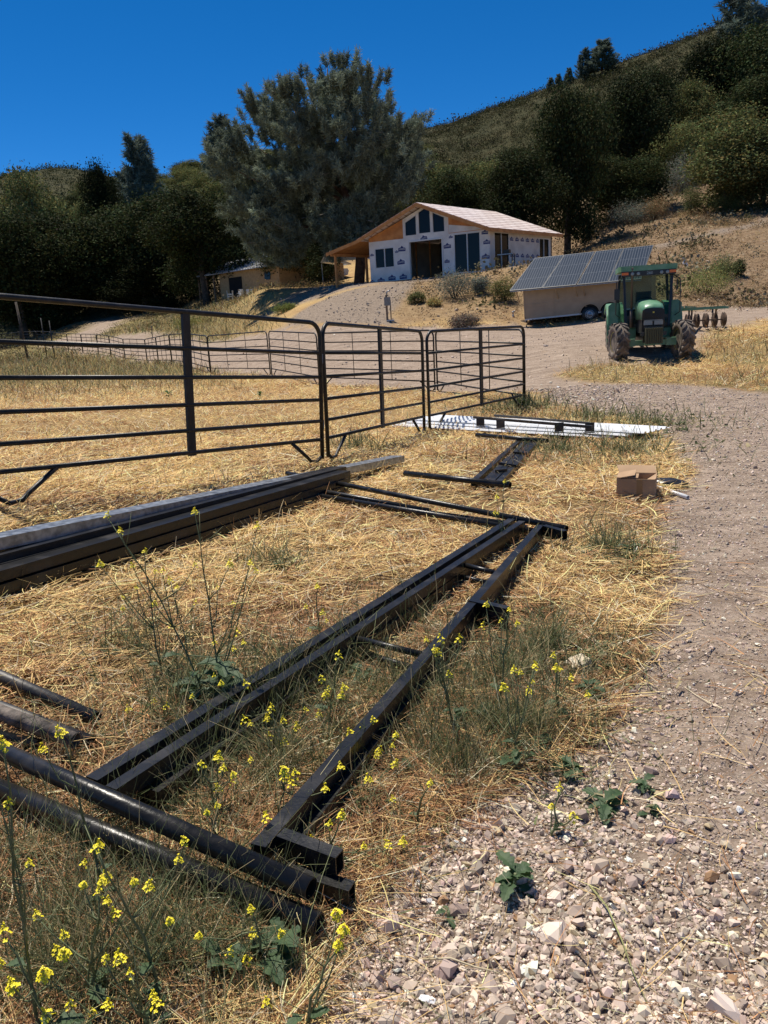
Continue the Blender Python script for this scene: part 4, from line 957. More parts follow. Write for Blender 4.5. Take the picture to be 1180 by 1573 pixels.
def wall_cells(mb, xs, zs, holes, fn, tv):
    """rectangular grid of wall panels, leaving the openings out"""
    for x0, x1 in zip(xs, xs[1:]):
        for z0, z1 in zip(zs, zs[1:]):
            cx, cz = (x0+x1)/2, (z0+z1)/2
            if any(h[0] < cx < h[1] and h[2] < cz < h[3] for h in holes): continue
            mb.prism([fn(x0, z0), fn(x1, z0), fn(x1, z1), fn(x0, z1)], tv)
ops = [(-7.30, -5.96, .72, 1.90), (-4.97, -2.83, -.3, 2.05), (-2.12, -.50, .03, 2.25)]
xs = sorted({-HW, 0.} | {o[0] for o in ops} | {o[1] for o in ops}); zs = sorted({-1.2, 2.3} | {o[2] for o in ops} | {o[3] for o in ops})
tv = hy*.14; mb = MB(); wall_cells(mb, xs, zs, ops, lambda x, z: hp(x, 0, z), tv)
# gable: wrapped centre, orange boards both sides
gx0, gx1 = -5.33, -2.42; zt = lambda x: EV+(-x)*sl_ if x > RX else RG-(RX-x)*sl_
tr = [[(-5.19, 2.41), (-4.44, 2.41), (-4.44, 3.54), (-5.19, 3.20)], [(-4.30, 2.45), (-3.54, 2.45), (-3.54, 3.70), (-3.92, 3.86), (-4.30, 3.68)], [(-3.40, 2.43), (-2.65, 2.43), (-2.65, 3.24), (-3.40, 3.58)]]
def col(x0, x1, z0, z1a, z1b): mb.prism([hp(x0, 0, z0), hp(x1, 0, z0), hp(x1, 0, z1b), hp(x0, 0, z1a)], tv)
zr = lambda x: zt(x)-.10
for a, b in ((gx0, -5.19), (-4.44, -4.30), (-3.54, -3.40), (-2.65, gx1)):
    if a < RX < b: continue
    col(a, b, 2.3, zr(a), zr(b))
for q in tr:
    x0, x1 = q[0][0], q[1][0]; col(x0, x1, 2.3, q[0][1], q[0][1])
    top = q[2:][::-1]; pts = [hp(p[0], 0, p[1]) for p in top]; rp = [x1]+([RX] if x0 < RX < x1 else [])+[x0]
    pts += [hp(p, 0, zr(p)) for p in rp]; mb.prism(pts, tv)
wl = mb.build('front_wall', M_wrap, house)
mb = MB(); mb.prism([hp(-HW, 0, 2.303), hp(gx0, 0, 2.303), hp(gx0, 0, zr(gx0)), hp(-HW, 0, zt(-HW)-.02)], tv); mb.build('gable_board', M_osb, house)
mb = MB(); mb.prism([hp(gx1, 0, 2.303), hp(-.02, 0, 2.303), hp(-.02, 0, zr(0)+.12), hp(gx1, 0, zr(gx1))], tv); mb.build('gable_board', M_osb, house)
mb = MB(); mb.prism([hp(gx1+.02, -.012, 2.33), hp(-.35, -.012, 2.33), hp(-.02, -.012, 2.33), hp(-.02, -.012, 2.40), hp(gx1+.02, -.012, 2.78)], hy*.01); 
mb.build('wrap_strip', M_wrap, house)
# right side wall, hidden back and left walls
sops = [(.52, 2.08, .02, 2.2), (5.42, 6.62, .55, 2.05)]
xs = sorted({.143, HL} | {o[0] for o in sops} | {o[1] for o in sops}); zs = sorted({-1.2, EV} | {o[2] for o in sops} | {o[3] for o in sops})
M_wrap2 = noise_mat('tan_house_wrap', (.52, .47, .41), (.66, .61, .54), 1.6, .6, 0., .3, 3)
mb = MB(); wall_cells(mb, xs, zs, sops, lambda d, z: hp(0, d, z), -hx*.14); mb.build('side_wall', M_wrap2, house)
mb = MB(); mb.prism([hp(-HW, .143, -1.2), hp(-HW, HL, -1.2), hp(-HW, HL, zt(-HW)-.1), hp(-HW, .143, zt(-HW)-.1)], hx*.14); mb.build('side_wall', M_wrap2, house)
mb = MB(); mb.prism([hp(-HW, HL, -1.2), hp(0, HL, -1.2), hp(0, HL, EV-.05), hp(RX, HL, RG-.1), hp(-HW, HL, zt(-HW)-.1)], -hy*.14); mb.build('back_wall', M_shade, house)  # wall coloured near-black so the interior behind the opening looks unlit
mb = MB(); mb.prism([hp(-HW+.15, .15, -.25), hp(-.15, .15, -.25), hp(-.15, HL-.15, -.25), hp(-HW+.15, HL-.15, -.25)], (0, 0, .2)); mb.build('floor_slab', noise_mat('concrete', (.25, .24, .22), (.36, .34, .31), 3, .9), house)
for i in range(7):
    mb = MB(); x = -6.9+i*.95; mb.beam(hp(x, 3.4, -.05), hp(x, 3.4, 2.3), .04, .09, up=tuple(hx)); mb.build('stud', M_fascia, house)
# windows
def window(quad_, fn, outv, par, divs=(), fw=.07, name='window', glass=True):
    """frame following the opening outline, pane behind it"""
    c = Vector((0, 0, 0)); pts = [Vector(fn(*p)) for p in quad_]
    for p in pts: c += p/len(pts)
    mb = MB()
    for a, b in zip(pts, pts[1:]+pts[:1]):
        ai, bi = a.lerp(c, fw/(a-c).length*1.2), b.lerp(c, fw/(b-c).length*1.2)
        mb.prism([a, b, bi, ai], outv)
    for (p, q) in divs: mb.beam(fn(*p), fn(*q), .06, .05, up=tuple(outv.normalized()))
    f = mb.build(name, M_frame, par)
    if glass:
        mb = MB(); mb.prism(pts, -outv.normalized()*.012); o = mb.build('pane', M_glass, f)
        o.location = -outv.normalized()*.03
    return f
fo = lambda x, z: hp(x, .02, z); ov = -hy*.035
window([(-7.30, .72), (-5.96, .72), (-5.96, 1.90), (-7.30, 1.90)], fo, ov, house, [((-6.63, .74), (-6.63, 1.88))])
for q in tr: window(q, fo, ov, house, fw=.035)
window([(-2.12, .03), (-.50, .03), (-.50, 2.25), (-2.12, 2.25)], fo, ov, house, [((-1.31, .05), (-1.31, 2.22))], name='sliding_door')
mb = MB()
for a, b in (((-4.97, -.3), (-4.97, 2.05)), ((-2.83, -.3), (-2.83, 2.05)), ((-5.01, 2.09), (-2.79, 2.09))): mb.beam(hp(a[0], -.01, a[1]), hp(b[0], -.01, b[1]), .08, .06, up=tuple(hy))
mb.build('opening_trim', M_frame, house)
so = lambda d, z: hp(-.02, d, z)
window([(.52, .02), (2.08, .02), (2.08, 2.2), (.52, 2.2)], so, hx*.035, house, [((1.3, .04), (1.3, 2.18))], name='side_door')
window([(5.42, .55), (6.62, .55), (6.62, 2.05), (5.42, 2.05)], so, hx*.035, house, [((6.02, .57), (6.02, 2.03))])
# roof: two slopes, plus the flatter porch roof on the left
oh = .45
def slope(pts, t, name, mt, par, uvd=None):
    mb = MB(); mb.prism(pts, (0, 0, t)); o = mb.build(name, mt, par)
    if uvd: uv_quad(o.data, *uvd)
    return o
f_, b_ = -.62, HL+.45; xr = oh
dslR = (hp(xr, 0, EV-xr*sl_)-hp(RX, 0, RG)).normalized(); dslL = (hp(-HW-.3, 0, zt(-HW-.3))-hp(RX, 0, RG)).normalized()
rf = slope([hp(RX, f_, RG), hp(xr, f_, EV-xr*sl_), hp(xr, b_, EV-xr*sl_), hp(RX, b_, RG)], .09, 'roof', M_roof, house, (hy, dslR))
slope([hp(RX-.001, f_, RG), hp(-HW-.35, f_, zt(-HW-.35)), hp(-HW-.35, b_, zt(-HW-.35)), hp(RX-.001, b_, RG)][::-1], .09, 'roof', M_roof, house, (hy, dslL))
PX = -10.2; pz = zt(-HW-.35); pz1 = 1.82
slope([hp(-HW-.352, f_, pz-.005), hp(PX, f_, pz1), hp(PX, b_-1, pz1), hp(-HW-.352, b_-1, pz-.005)][::-1], .07, 'porch_roof', M_fascia, house)
for a, b, nm in (((RX, RG), (xr, EV-xr*sl_), 'fascia'), ((RX, RG), (-HW-.35, zt(-HW-.35)), 'fascia'), ((-HW-.35, pz), (PX, pz1), 'fascia')):
    mb = MB(); mb.prism([hp(a[0], f_-.03, a[1]+.06), hp(b[0], f_-.03, b[1]+.06), hp(b[0], f_-.03, b[1]-.14), hp(a[0], f_-.03, a[1]-.14)], hy*.028); mb.build(nm, M_fascia, house)
mb = MB(); mb.prism([hp(xr+.003, f_, EV-xr*sl_+.07), hp(xr+.003, b_, EV-xr*sl_+.07), hp(xr+.003, b_, EV-xr*sl_-.12), hp(xr+.003, f_, EV-xr*sl_-.12)], hx*.03); mb.build('eave_board', M_fascia, house)
for d in (-.2, 2.6, 5.4):
    mb = MB(); mb.beam(hp(PX+.3, d, -1.0), hp(PX+.3, d, pz1+.02), .12, .12, up=tuple(hy)); mb.build('porch_post', M_fascia, house)
mb = MB(); mb.beam(hp(PX+.3, f_+.05, pz1-.07), hp(PX+.3, b_-1.1, pz1-.07), .1, .16); mb.build('porch_beam', M_fascia, house)
# printed marks of the wrap: dark blue house shape with white lettering
tm = text_mesh("LOWE'S", .115)
def mark_mesh():
    mb = MB(); w_, h_ = .24, .12
    mb.prism([(-w_, 0, -h_), (w_, 0, -h_), (w_, 0, h_*.35), (w_*.72, 0, h_*.6), (w_*.45, 0, h_*.6), (0, 0, h_*1.45), (-w_*.45, 0, h_*.6), (-w_*.72, 0, h_*.6), (-w_, 0, h_*.35)], (0, -.004, 0))
    bmesh.ops.recalc_face_normals(mb.bm, faces=mb.bm.faces)
    n0 = len(mb.bm.faces); mb.bm.from_mesh(tm); mb.bm.faces.ensure_lookup_table(); vs = set()
    for f in mb.bm.faces[n0:]:
        f.material_index = 1
        for v in f.verts: vs.add(v)
    for v in vs: v.co = Vector((v.co.x, -.006-v.co.z*.3, v.co.y-.01))
    me = bpy.data.meshes.new('wrap_print'); mb.bm.to_mesh(me); mb.bm.free(); me.materials.append(M_blue); me.materials.append(M_frame); return me
mm = mark_mesh()
for x, z, s_ in [(-5.45, 1.72, 1), (-5.55, .98, 1), (-7.48, 1.55, .5), (-5.80, 1.6, .45), (-6.95, .02, 1), (-6.2, .12, 1), (-5.45, .13, 1), (-7.55, .0, .6), (-2.53, 1.62, .95), (-2.58, .78, .65), (-2.50, .04, 1), (-.22, 2.15, .8), (-.12, 1.62, .85), (-.2, .83, .95), (-.12, .17, .6), (-4.0, 2.2, .9), (-2.3, 2.1, .5)]:
    o = link('wrap_print', mm, None, wl); o.location = hp(x, -.004, z); o.rotation_euler = (0, random.uniform(-.05, .05), th); o.scale = (s_, 1, s_*1.1)
    if x == -4.0: o.rotation_euler = (0, -.25, th)
sw = [q for q in bpy.data.objects if q.parent == house and q.name.startswith('side_wall')][0]
for r_, z in enumerate((1.86, .95, .1)):
    for k in range(6):
        o = link('wrap_print', mm, None, sw); o.location = hp(.004, 2.35+k*.58, z); o.rotation_euler = (0, 0, math.atan2(hy.y, hy.x)); o.scale = (.75, 1, .8)
# generator-like workbench outside the side door
wb = empty('saw_bench', HZ+hp(.9, .2, 0), th, 'dark work bench with grey top outside the corner of the wrapped house', 'work bench')
mb = MB(); mb.box((0, 0, .86), (.9, .5, .05)); mb.build('bench_top', M_galv, wb)
for sx in (-1, 1):
    for sy in (-1, 1): mb = MB(); mb.beam((sx*.38, sy*.2, -.1), (sx*.42, sy*.22, .83), .05, .05, up=(0, 1, 0)); mb.build('leg', M_black, wb)
mb = MB(); mb.box((.05, 0, 1.0), (.35, .3, .22)); mb.bevel(.03); mb.build('saw_body', M_black, wb)

# ================================================================== OLD TAN HOUSE BELOW THE TREES
def old_house():
    Y = 80; a = Vector(P(340, 455, Y+3)); b = Vector(P(431, 447, Y-4)); a.z = b.z = (gz(a.x, a.y)+gz(b.x, b.y))/2+.4
    ux = (b-a).normalized(); uy = Vector((-ux.y, ux.x, 0)); uy = (uy+ux*.25).normalized(); L = (b-a).length; r = empty('tan_house', a, 0, 'low tan house with grey ribbed metal roof, half hidden under oaks', 'house')
    M_tan = noise_mat('tan_stucco', (.40, .25, .12), (.50, .33, .17), 4, .9); M_mroof = noise_mat('grey_metal_roof', (.36, .36, .37), (.50, .50, .51), 2, .5, .2)
    q = lambda x, y, z: ux*x+uy*y+Vector((0, 0, z)); D = 7.; H = 2.4
    mb = MB(); mb.prism([q(0, 0, -1.5), q(L, 0, -1.5), q(L, 0, H), q(0, 0, H)], uy*.15); mb.build('wall', M_tan, r)
    mb = MB(); mb.prism([q(L, .155, -1.5), q(L, D, -1.5), q(L, D, H), q(L, D/2, H+1.3), q(L, .155, H+.05)], -ux*.15); mb.build('wall', M_tan, r)
    mb = MB(); mb.prism([q(0, D, -1.5), q(L-.16, D, -1.5), q(L-.16, D, H), q(0, D, H)], -uy*.15); mb.build('wall', M_tan, r)
    rf = []
    for s_, y0, z0 in ((1, -.6, H-.12), (-1, D+.6, H-.12)):
        mb = MB(); ya = D/2+(-.001 if s_ > 0 else .001); mb.prism([q(-3.2, y0, z0), q(L+.4, y0, z0), q(L+.4, ya, H+1.42), q(-3.2, ya, H+1.42)], (0, 0, .08))
        for k in range(int((L+3.4)/.45)): mb.beam(q(-3.1+k*.45, y0, z0+.10), q(-3.1+k*.45, ya, H+1.52), .05, .05)
        rf.append(mb.build('roof', M_mroof, r))
    mb = MB(); mb.tube([q(L*.55, 1.6, H+.6), q(L*.55, 1.6, H+1.3)], .09, 8); mb.build('vent_pipe', M_galv, rf[0])
    mb = MB(); mb.tube([q(L*.1, 1.2, H+.3), q(L*.1, 1.2, H+1.3)], .11, 8); mb.build('chimney', M_black, rf[0])
    w_ = MB(); w_.box(q(L*.82, -.02, 1.5), (.9, .05, .7), M=Matrix((ux, uy, Vector((0, 0, 1)))).transposed()); f = w_.build('window', M_glass, r)
    w_ = MB(); w_.box(q(L*.28, -.02, .8), (2.2, .05, 2.0), M=Matrix((ux, uy, Vector((0, 0, 1)))).transposed()); w_.build('dark_doorway', M_shade, r)  # flat near-black slab painted as the shade of an open doorway
    for k in range(3): w_ = MB(); w_.beam(q(-3+k*1.4, -.5, -1.5), q(-3+k*1.4, -.5, H-.1), .14, .14, up=tuple(ux)); w_.build('porch_post', M_wood, r)
    # white chairs on the terrace
    ch = None; M_pl = mat('white_plastic', .4, (.72, .72, .70))[0]
    spots = [(L*.42, -1.6), (L*.5, -2.0), (L*.6, -1.5), (L*.68, -2.1), (L*.77, -1.7), (L*.86, -2.2)]
    labs = ['white plastic chair on the terrace nearest the dark doorway', 'white plastic chair second from the dark doorway', 'white plastic chair at the middle of the terrace', 'white plastic chair right of the terrace middle', 'white plastic chair below the small window', 'white plastic chair at the right end of the terrace']
    for k, (x, y) in enumerate(spots):
        p = a+q(x, y, 0); p.z = gz(p.x, p.y)+.02
        if ch is None:
            ch = empty('garden_chair', p, 0, labs[0], 'chair', 'white plastic chairs on the terrace')
            m_ = MB(); m_.box((0, 0, .44), (.48, .46, .04)); m_.bevel(.012); m_.build('seat', M_pl, ch)
            m_ = MB(); m_.box((0, .24, .72), (.46, .04, .52)); m_.bevel(.012); m_.build('backrest', M_pl, ch)
            for sx in (-1, 1):
                m_ = MB(); m_.box((sx*.25, 0, .64), (.05, .46, .03)); m_.build('armrest', M_pl, ch)
                for sy in (-1, 1): m_ = MB(); m_.beam((sx*.25, sy*.24, 0), (sx*.23, sy*.2, .45), .05, .04, up=(0, 1, 0)); m_.build('leg', M_pl, ch)
            o = ch
        else: o = copy_tree(ch)
        o.location = p; o.rotation_euler = (0, 0, random.uniform(0, 6)); o['label'] = labs[k]
    return r
old_house()
# white canopy and a white pickup behind, seen between the trees and the porch
p = P(540, 412, 62); t = empty('white_canopy', (p[0], p[1], gz(p[0], p[1])), R(-20), 'white arched canopy seen through the porch of the wrapped house', 'canopy')
mb = MB(); pr = [(-1.9, 1.9), (-1.5, 2.5), (-.8, 2.85), (0, 2.95), (.8, 2.85), (1.5, 2.5), (1.9, 1.9)]
mb.prism([(x, -1.5, z) for x, z in pr]+[(x*.98, -1.5, z-.03) for x, z in pr[::-1]], (0, 3, 0)); mb.prism([(x*.97, -1.48, z-.035) for x, z in pr], (0, .02, 0)); mb.build('cover', M_white, t)
for sx in (-1, 1):
    for sy in (-1, 1): mb = MB(); mb.tube([(sx*1.85, sy*1.4, -.5), (sx*1.85, sy*1.4, 1.95)], .03, 8); mb.build('pole', M_galv, t)
p = P(495, 436, 80); t = empty('white_pickup', (p[0], p[1], gz(p[0], p[1])+.1), R(15), 'white pickup truck parked in tree shade left of the porch', 'pickup')
mb = MB(); mb.prism([(-2.6, -.9, .5), (2.5, -.9, .5), (2.6, -.9, .9), (2.5, -.9, 1.1), (1.2, -.9, 1.15), (.7, -.9, 1.75), (-.7, -.9, 1.8), (-1.0, -.9, 1.15), (-2.6, -.9, 1.15)], (0, 1.8, 0)); mb.bevel(.06); mb.build('body', mat('white_car_paint', .25, (.75, .76, .78))[0], t)
mb = MB(); mb.prism([(-.62, -.91, 1.2), (.85, -.91, 1.2), (.55, -.91, 1.66), (-.5, -.91, 1.7)], (0, 1.82, 0)); mb.build('side_window', M_glass, t)
for x in (-1.7, 1.7):
    for y in (-.82, .82): mb = MB(); mb.lathe([(.2, -.11), (.36, -.11), (.38, 0), (.36, .11), (.2, .11)], 20, Matrix.Translation((x, y, .38)) @ Matrix.Rotation(R(90), 4, 'X')); mb.build('wheel', M_black, t)

# ================================================================== SOLAR TRAILER
def trailer():
    A = Vector(P(806, 492, 34.0)); ang = R(-24); ux = Vector((math.cos(ang), math.sin(ang), 0)); Lx, Wd, Hh = 5.2, 2.1, 1.5
    g = gz(A.x, A.y); root = empty('solar_trailer', A, ang, 'tan box trailer carrying tilted dark solar panels, parked on the dirt', 'trailer')
    pitch = math.atan2(gz(*(A+ux*4)[:2])-gz(*(A+ux*.5)[:2]), 3.5); root.rotation_euler = (0, -.045, ang)
    z0 = 0
    M_tanp = noise_mat('tan_trailer_skin', (.34, .25, .165), (.40, .30, .20), 3, .5, .0, .03, 8)
    mb = MB(); mb.box((Lx/2, Wd/2, Hh/2), (Lx, Wd, Hh)); mb.bevel(.03); body = mb.build('body', M_tanp, root)
    for z in (.02, .62, Hh-.03): mb = MB(); mb.box((Lx/2, -.008, z), (Lx-.04, .016, .06 if z != .62 else .03)); mb.build('trim_rail', M_frame if z != .62 else M_tanp, body)
    for x in (.03, 1.3, 2.6, 3.9, Lx-.03): mb = MB(); mb.box((x, -.006, Hh/2), (.03, .01, Hh-.1)); mb.build('trim_rail', M_tanp, body)
    for k, x in enumerate((2.75, 3.55)):
        mb = MB(); Mx = Matrix.Translation((x, .04, -.03)) @ Matrix.Rotation(R(90), 4, 'X')
        mb.lathe([(.16, -.1), (.31, -.11), (.345, -.06), (.345, .06), (.31, .11), (.16, .1)], 28, Mx); w_ = mb.build('wheel', M_black, root)
        mb = MB(); mb.lathe([(.03, .085), (.17, .085), (.19, .115), (.15, .095), (.06, .13), (.02, .14)], 20, Mx); mb.build('rim', M_galv, w_)
        mb = MB(); n_ = 12; pts = [(x+.42*math.cos(R(180*i/n_)), -.05, .02+.40*math.sin(R(180*i/n_))) for i in range(n_+1)]; pin = [(x+.38*math.cos(R(180*i/n_)), -.05, .02+.36*math.sin(R(180*i/n_))) for i in range(n_+1)][::-1]
        for i in range(n_): mb.prism([pts[i], pts[i+1], pin[n_-i-1], pin[n_-i]], (0, .05, 0))
        mb.build('mudguard', M_tanp, root)
        mb = MB(); mb.prism(pin[::-1], (0, .052, 0)); o = mb.build('wheel_well', M_shade, root); o.location = (0, -.0+.012+.03, 0)  # flat near-black sheet, shade of the wheel recess put into its colour
    mb = MB(); mb.beam((0, .4, -.05), (-1.0, 1.05, -.05), .1, .12); mb.beam((0, 1.7, -.05), (-1.0, 1.05, -.05), .1, .12); mb.box((-1.1, 1.05, -.02), (.3, .12, .1)); mb.build('drawbar', M_galv, root)
    mb = MB(); mb.tube([(-.75, 1.05, -.45), (-.75, 1.05, .45)], .04, 10); mb.tube([(-.75, 1.05, .45), (-.62, 1.05, .45)], .02, 6); mb.build('jack', M_galv, root)
    mb = MB(); mb.lathe([(.20, -.48), (.17, -.30), (.05, -.28)], 16, Matrix.Translation((-.75, 1.05, 0))); mb.build('jack_foot', M_galv, root)
    # tilted arrays, hinged low at the near side
    def pvm():
        M, nt, b = mat('solar_cells', .18, (.03, .04, .06), 0., .5); tc = N(nt, 'ShaderNodeTexCoord'); br = N(nt, 'ShaderNodeTexBrick'); br.offset = 0; nt.links.new(tc.outputs['UV'], br.inputs['Vector'])
        br.inputs['Color1'].default_value = (.026, .034, .042, 1); br.inputs['Color2'].default_value = (.034, .042, .050, 1); br.inputs['Mortar'].default_value = (.13, .14, .15, 1); br.inputs['Scale'].default_value = 1; br.inputs['Mortar Size'].default_value = .010; br.inputs['Brick Width'].default_value = .105; br.inputs['Row Height'].default_value = .85
        nt.links.new(br.outputs[0], b.inputs['Base Color']); return M
    M_pvf = mat('dark_alloy', .4, (.10, .105, .11), .3)[0]; M_pv = pvm(); inv = root.rotation_euler.to_matrix().inverted()
    def wp(px, py, Y): return inv @ (Vector(P(px, py, Y))-A)
    lo0, lo1 = wp(783, 447, 33.5), wp(985, 429, 31.2); hi0, hi1 = wp(822, 397, 35.4), wp(1004, 377, 33.3)
    def bil(u, v): return (lo0.lerp(lo1, u)).lerp(hi0.lerp(hi1, u), v)
    cuts = [(0, .258), (.262, .52), (.53, .76), (.764, 1)]
    for u0, u1 in cuts:
        P4 = [bil(u0, 0), bil(u1, 0), bil(u1, 1), bil(u0, 1)]; nn = (P4[1]-P4[0]).cross(P4[3]-P4[0]).normalized(); mb = MB(); mb.prism([p+nn*.02 for p in P4], -nn*.045); f = mb.build('solar_panel', M_pvf, root)
        mb = MB(); c_ = sum(P4, Vector())/4; s4 = [p.lerp(c_, .022)+nn*.024 for p in P4]; mb.prism(s4, -nn*.003); o = mb.build('cell_sheet', M_pv, f)
        du = (P4[1]-P4[0]).normalized(); uv_quad(o.data, du, nn.cross(du))
    for u in (.04, .35, .5, .56, .85): mb = MB(); mb.beam(bil(u, .04)-Vector((0, 0, .05)), bil(u, .04)*.0+Vector((bil(u, .04).x, .0, .75)), .04, .04, up=(1, 0, 0)); mb.build('strut', M_tanp, root)
    mb = MB(); mb.beam(bil(0, .02)-Vector((0, 0, .05)), bil(1, .02)-Vector((0, 0, .05)), .05, .05); mb.build('hinge_rail', M_galv, root)
trailer()

# ================================================================== TRACTOR
def tractor():
    px, py, Y = 998, 553, 20.9; A = Vector(P(px, py, Y)); A.z = gz(A.x, A.y)+.0; ang = R(-13)
    root = empty('green_tractor', A, ang, 'green farm tractor with black cab frame and yellow wheel rims, facing the camera', 'tractor'); root.scale = (.9, .9, .9)
    M_g = noise_mat('tractor_green', (.08, .22, .11), (.16, .31, .20), 4, .38, 0., .02, 30, spec=.5); M_y = noise_mat('rim_yellow', (.60, .45, .05), (.70, .56, .10), 6, .5)
    M_t = noise_mat('tyre_rubber', (.07, .058, .048), (.28, .22, .17), 5, .85, 0., .1, 40, pos=(.4, .7)); M_b = mat('cab_black', .35, (.012, .012, .013))[0]
    M_gl, nt, b = mat('cab_glass', .03, (.02, .03, .025)); b.inputs['Transmission Weight'].default_value = 0.0
    tr = N(nt, 'ShaderNodeBsdfTransparent'); tr.inputs[0].default_value = (.86, .93, .87, 1); mx = N(nt, 'ShaderNodeMixShader'); mx.inputs[0].default_value = .12
    nt.links.new(tr.outputs[0], mx.inputs[1]); nt.links.new(b.outputs[0], mx.inputs[2]); nt.links.new(mx.outputs[0], nt.nodes['Material Output'].inputs[0])
    M_o = mat('amber_lens', .3, (.75, .16, .02))[0]; M_l = mat('lamp_lens', .2, (.22, .22, .22), .3)[0]; M_gr = mat('black_grille', .5, (.01, .01, .01))[0]
    def wheel(x, y, rad, wd, steer, lugs):
        w_ = empty('wheel', (0, 0, 0)); w_.parent = root; w_.location = (x, y, rad); w_.rotation_euler = (0, 0, steer); del_ = 0
        Mx = Matrix.Rotation(R(90), 4, 'Y')
        mb = MB(); h = wd/2; rr = rad*.93; mb.lathe([(rad*.52, -h*.75), (rad*.60, -h*.95), (rr*.80, -h), (rr*.95, -h*.9), (rr, -h*.6), (rr*1.0, 0), (rr, h*.6), (rr*.95, h*.9), (rr*.80, h), (rad*.60, h*.95), (rad*.52, h*.75)], 40, Mx)
        for i in range(lugs):
            for s_ in (-1, 1):
                a0 = 2*math.pi*(i+(.5 if s_ > 0 else 0))/lugs; da = 2*math.pi/lugs*.95
                def pt(a, x_, r_): return Vector((x_, r_*math.cos(a), r_*math.sin(a)))
                seg = [(a0, 0.02*s_), (a0+da*.5, s_*h*.5), (a0+da*.85, s_*h*1.0)]
                tk = .030/rad*1.5
                for (a_, xa), (b_, xb) in zip(seg, seg[1:]):
                    lo, hi = rr*.97, rad
                    A_ = [pt(a_-tk, xa, lo), pt(a_+tk, xa, lo), pt(a_+tk*.7, xa, hi), pt(a_-tk*.7, xa, hi)]; B_ = [pt(b_-tk, xb, lo*.98), pt(b_+tk, xb, lo*.98), pt(b_+tk*.7, xb, hi*.985), pt(b_-tk*.7, xb, hi*.985)]
                    va = [mb.bm.verts.new(p) for p in A_]; vb = [mb.bm.verts.new(p) for p in B_]
                    mb._f(va[::-1]); mb._f(vb)
                    for k in range(4): mb._f([va[k], va[(k+1) % 4], vb[(k+1) % 4], vb[k]])
        return w_, mb, Mx, h
    for nm, (x, y, rad, wd, st, lg) in {'fl': (-.90, 0, .56, .38, R(13), 17), 'fr': (.90, 0, .56, .38, R(13), 17), 'rl': (-.86, 2.55, .80, .46, 0, 20), 'rr': (.86, 2.55, .80, .46, 0, 20)}.items():
        w_, mb, Mx, h = wheel(x, y, rad, wd, st, lg); ty = mb.build('tyre', M_t, w_)
        mb = MB(); mb.lathe([(.02, -h*.25), (rad*.30, -h*.2), (rad*.42, -h*.55), (rad*.54, -h*.8), (rad*.54, h*.8), (rad*.42, h*.5), (rad*.30, h*.1), (.02, h*.2)], 32, Mx); mb.build('rim', M_y, w_)
        mb = MB(); mb.lathe([(.02, -h*.5), (.10, -h*.5), (.13, -h*.2), (.13, h*.3), (.02, h*.35)], 16, Mx)
        for k in range(8): mb.lathe([(.015, -h*.34), (.018, -h*.18)], 6, Matrix.Translation((0, .2*math.cos(k*.785), .2*math.sin(k*.785))) @ Mx)
        mb.build('hub', M_y, w_)
    P_ = lambda nm, mt, fn, par=root, bev=0: (lambda mb: (fn(mb), mb.bevel(bev) if bev else 0, mb.build(nm, mt, par))[2])(MB())
    P_('front_axle', M_g, lambda m_: (m_.box((0, 0, .50), (1.45, .16, .15)), m_.box((-.58, -.02, .52), (.28, .22, .22)), m_.box((.58, -.02, .52), (.28, .22, .22)), m_.box((0, .05, .58), (.4, .5, .28))), bev=.02)
    P_('chassis', M_b, lambda m_: (m_.box((0, 1.1, .72), (.46, 2.6, .42)), m_.box((0, 2.5, .78), (1.2, .34, .34))), bev=.03)
    # hood: tapering rounded bonnet
    def hood(m_):
        secs = [(-.62, .26, 1.50), (-.50, .31, 1.60), (-.2, .33, 1.66), (.5, .34, 1.72), (1.05, .35, 1.76)]; rings = []
        for y, hw, zt_ in secs:
            pr = [(-hw, 1.18), (-hw, zt_-.16), (-hw*.90, zt_-.06), (-hw*.62, zt_-.01), (0, zt_+.015), (hw*.62, zt_-.01), (hw*.90, zt_-.06), (hw, zt_-.16), (hw, 1.18)]
            rings.append([m_.bm.verts.new((x, y, z)) for x, z in pr])
        for a, b_ in zip(rings, rings[1:]):
            for k in range(len(a)-1): f = m_._f([a[k], a[k+1], b_[k+1], b_[k]]); f.smooth = True
            m_._f([a[-1], a[0], b_[0], b_[-1]])
        m_._f(rings[0][::-1]); m_._f(rings[-1])
    hd = P_('hood', M_g, hood)
    P_('side_grille', M_gr, lambda m_: (m_.box((0, .2, .99), (.60, 1.5, .40)),), bev=.02)
    P_('front_grille', M_gr, lambda m_: (m_.prism([(-.27, -.60, .78), (.27, -.60, .78), (.31, -.66, 1.14), (.29, -.66, 1.44), (.2, -.645, 1.49), (-.2, -.645, 1.49), (-.29, -.66, 1.44), (-.31, -.66, 1.14)], (0, .12, 0)), [m_.box((0, -.665, 1.20+.035*k), (.50, .012, .008)) for k in range(6)]), hd)
    for sx in (-1, 1): P_('headlight', M_l, lambda m_: m_.box((sx*.145, -.665, 1.08), (.24, .03, .115)), hd, .012)
    P_('badge', M_y, lambda m_: m_.box((0, -.672, 1.37), (.05, .008, .04)), hd)
    P_('chrome_strip', M_l, lambda m_: m_.box((0, -.675, 1.155), (.5, .012, .02)), hd)
    # stacked front weights
    for k in range(8): P_('front_weight', mat('weight_iron', .6, (.05, .05, .02))[0] if k == 0 else bpy.data.materials['weight_iron'], lambda m_: m_.box((-.21+.06*k, -.86, .72), (.05, .20, .44)), bev=.008)
    P_('weight_bracket', M_b, lambda m_: (m_.box((0, -.72, .78), (.7, .18, .10)), m_.box((0, -.72, .95), (.5, .1, .06))), bev=.01)
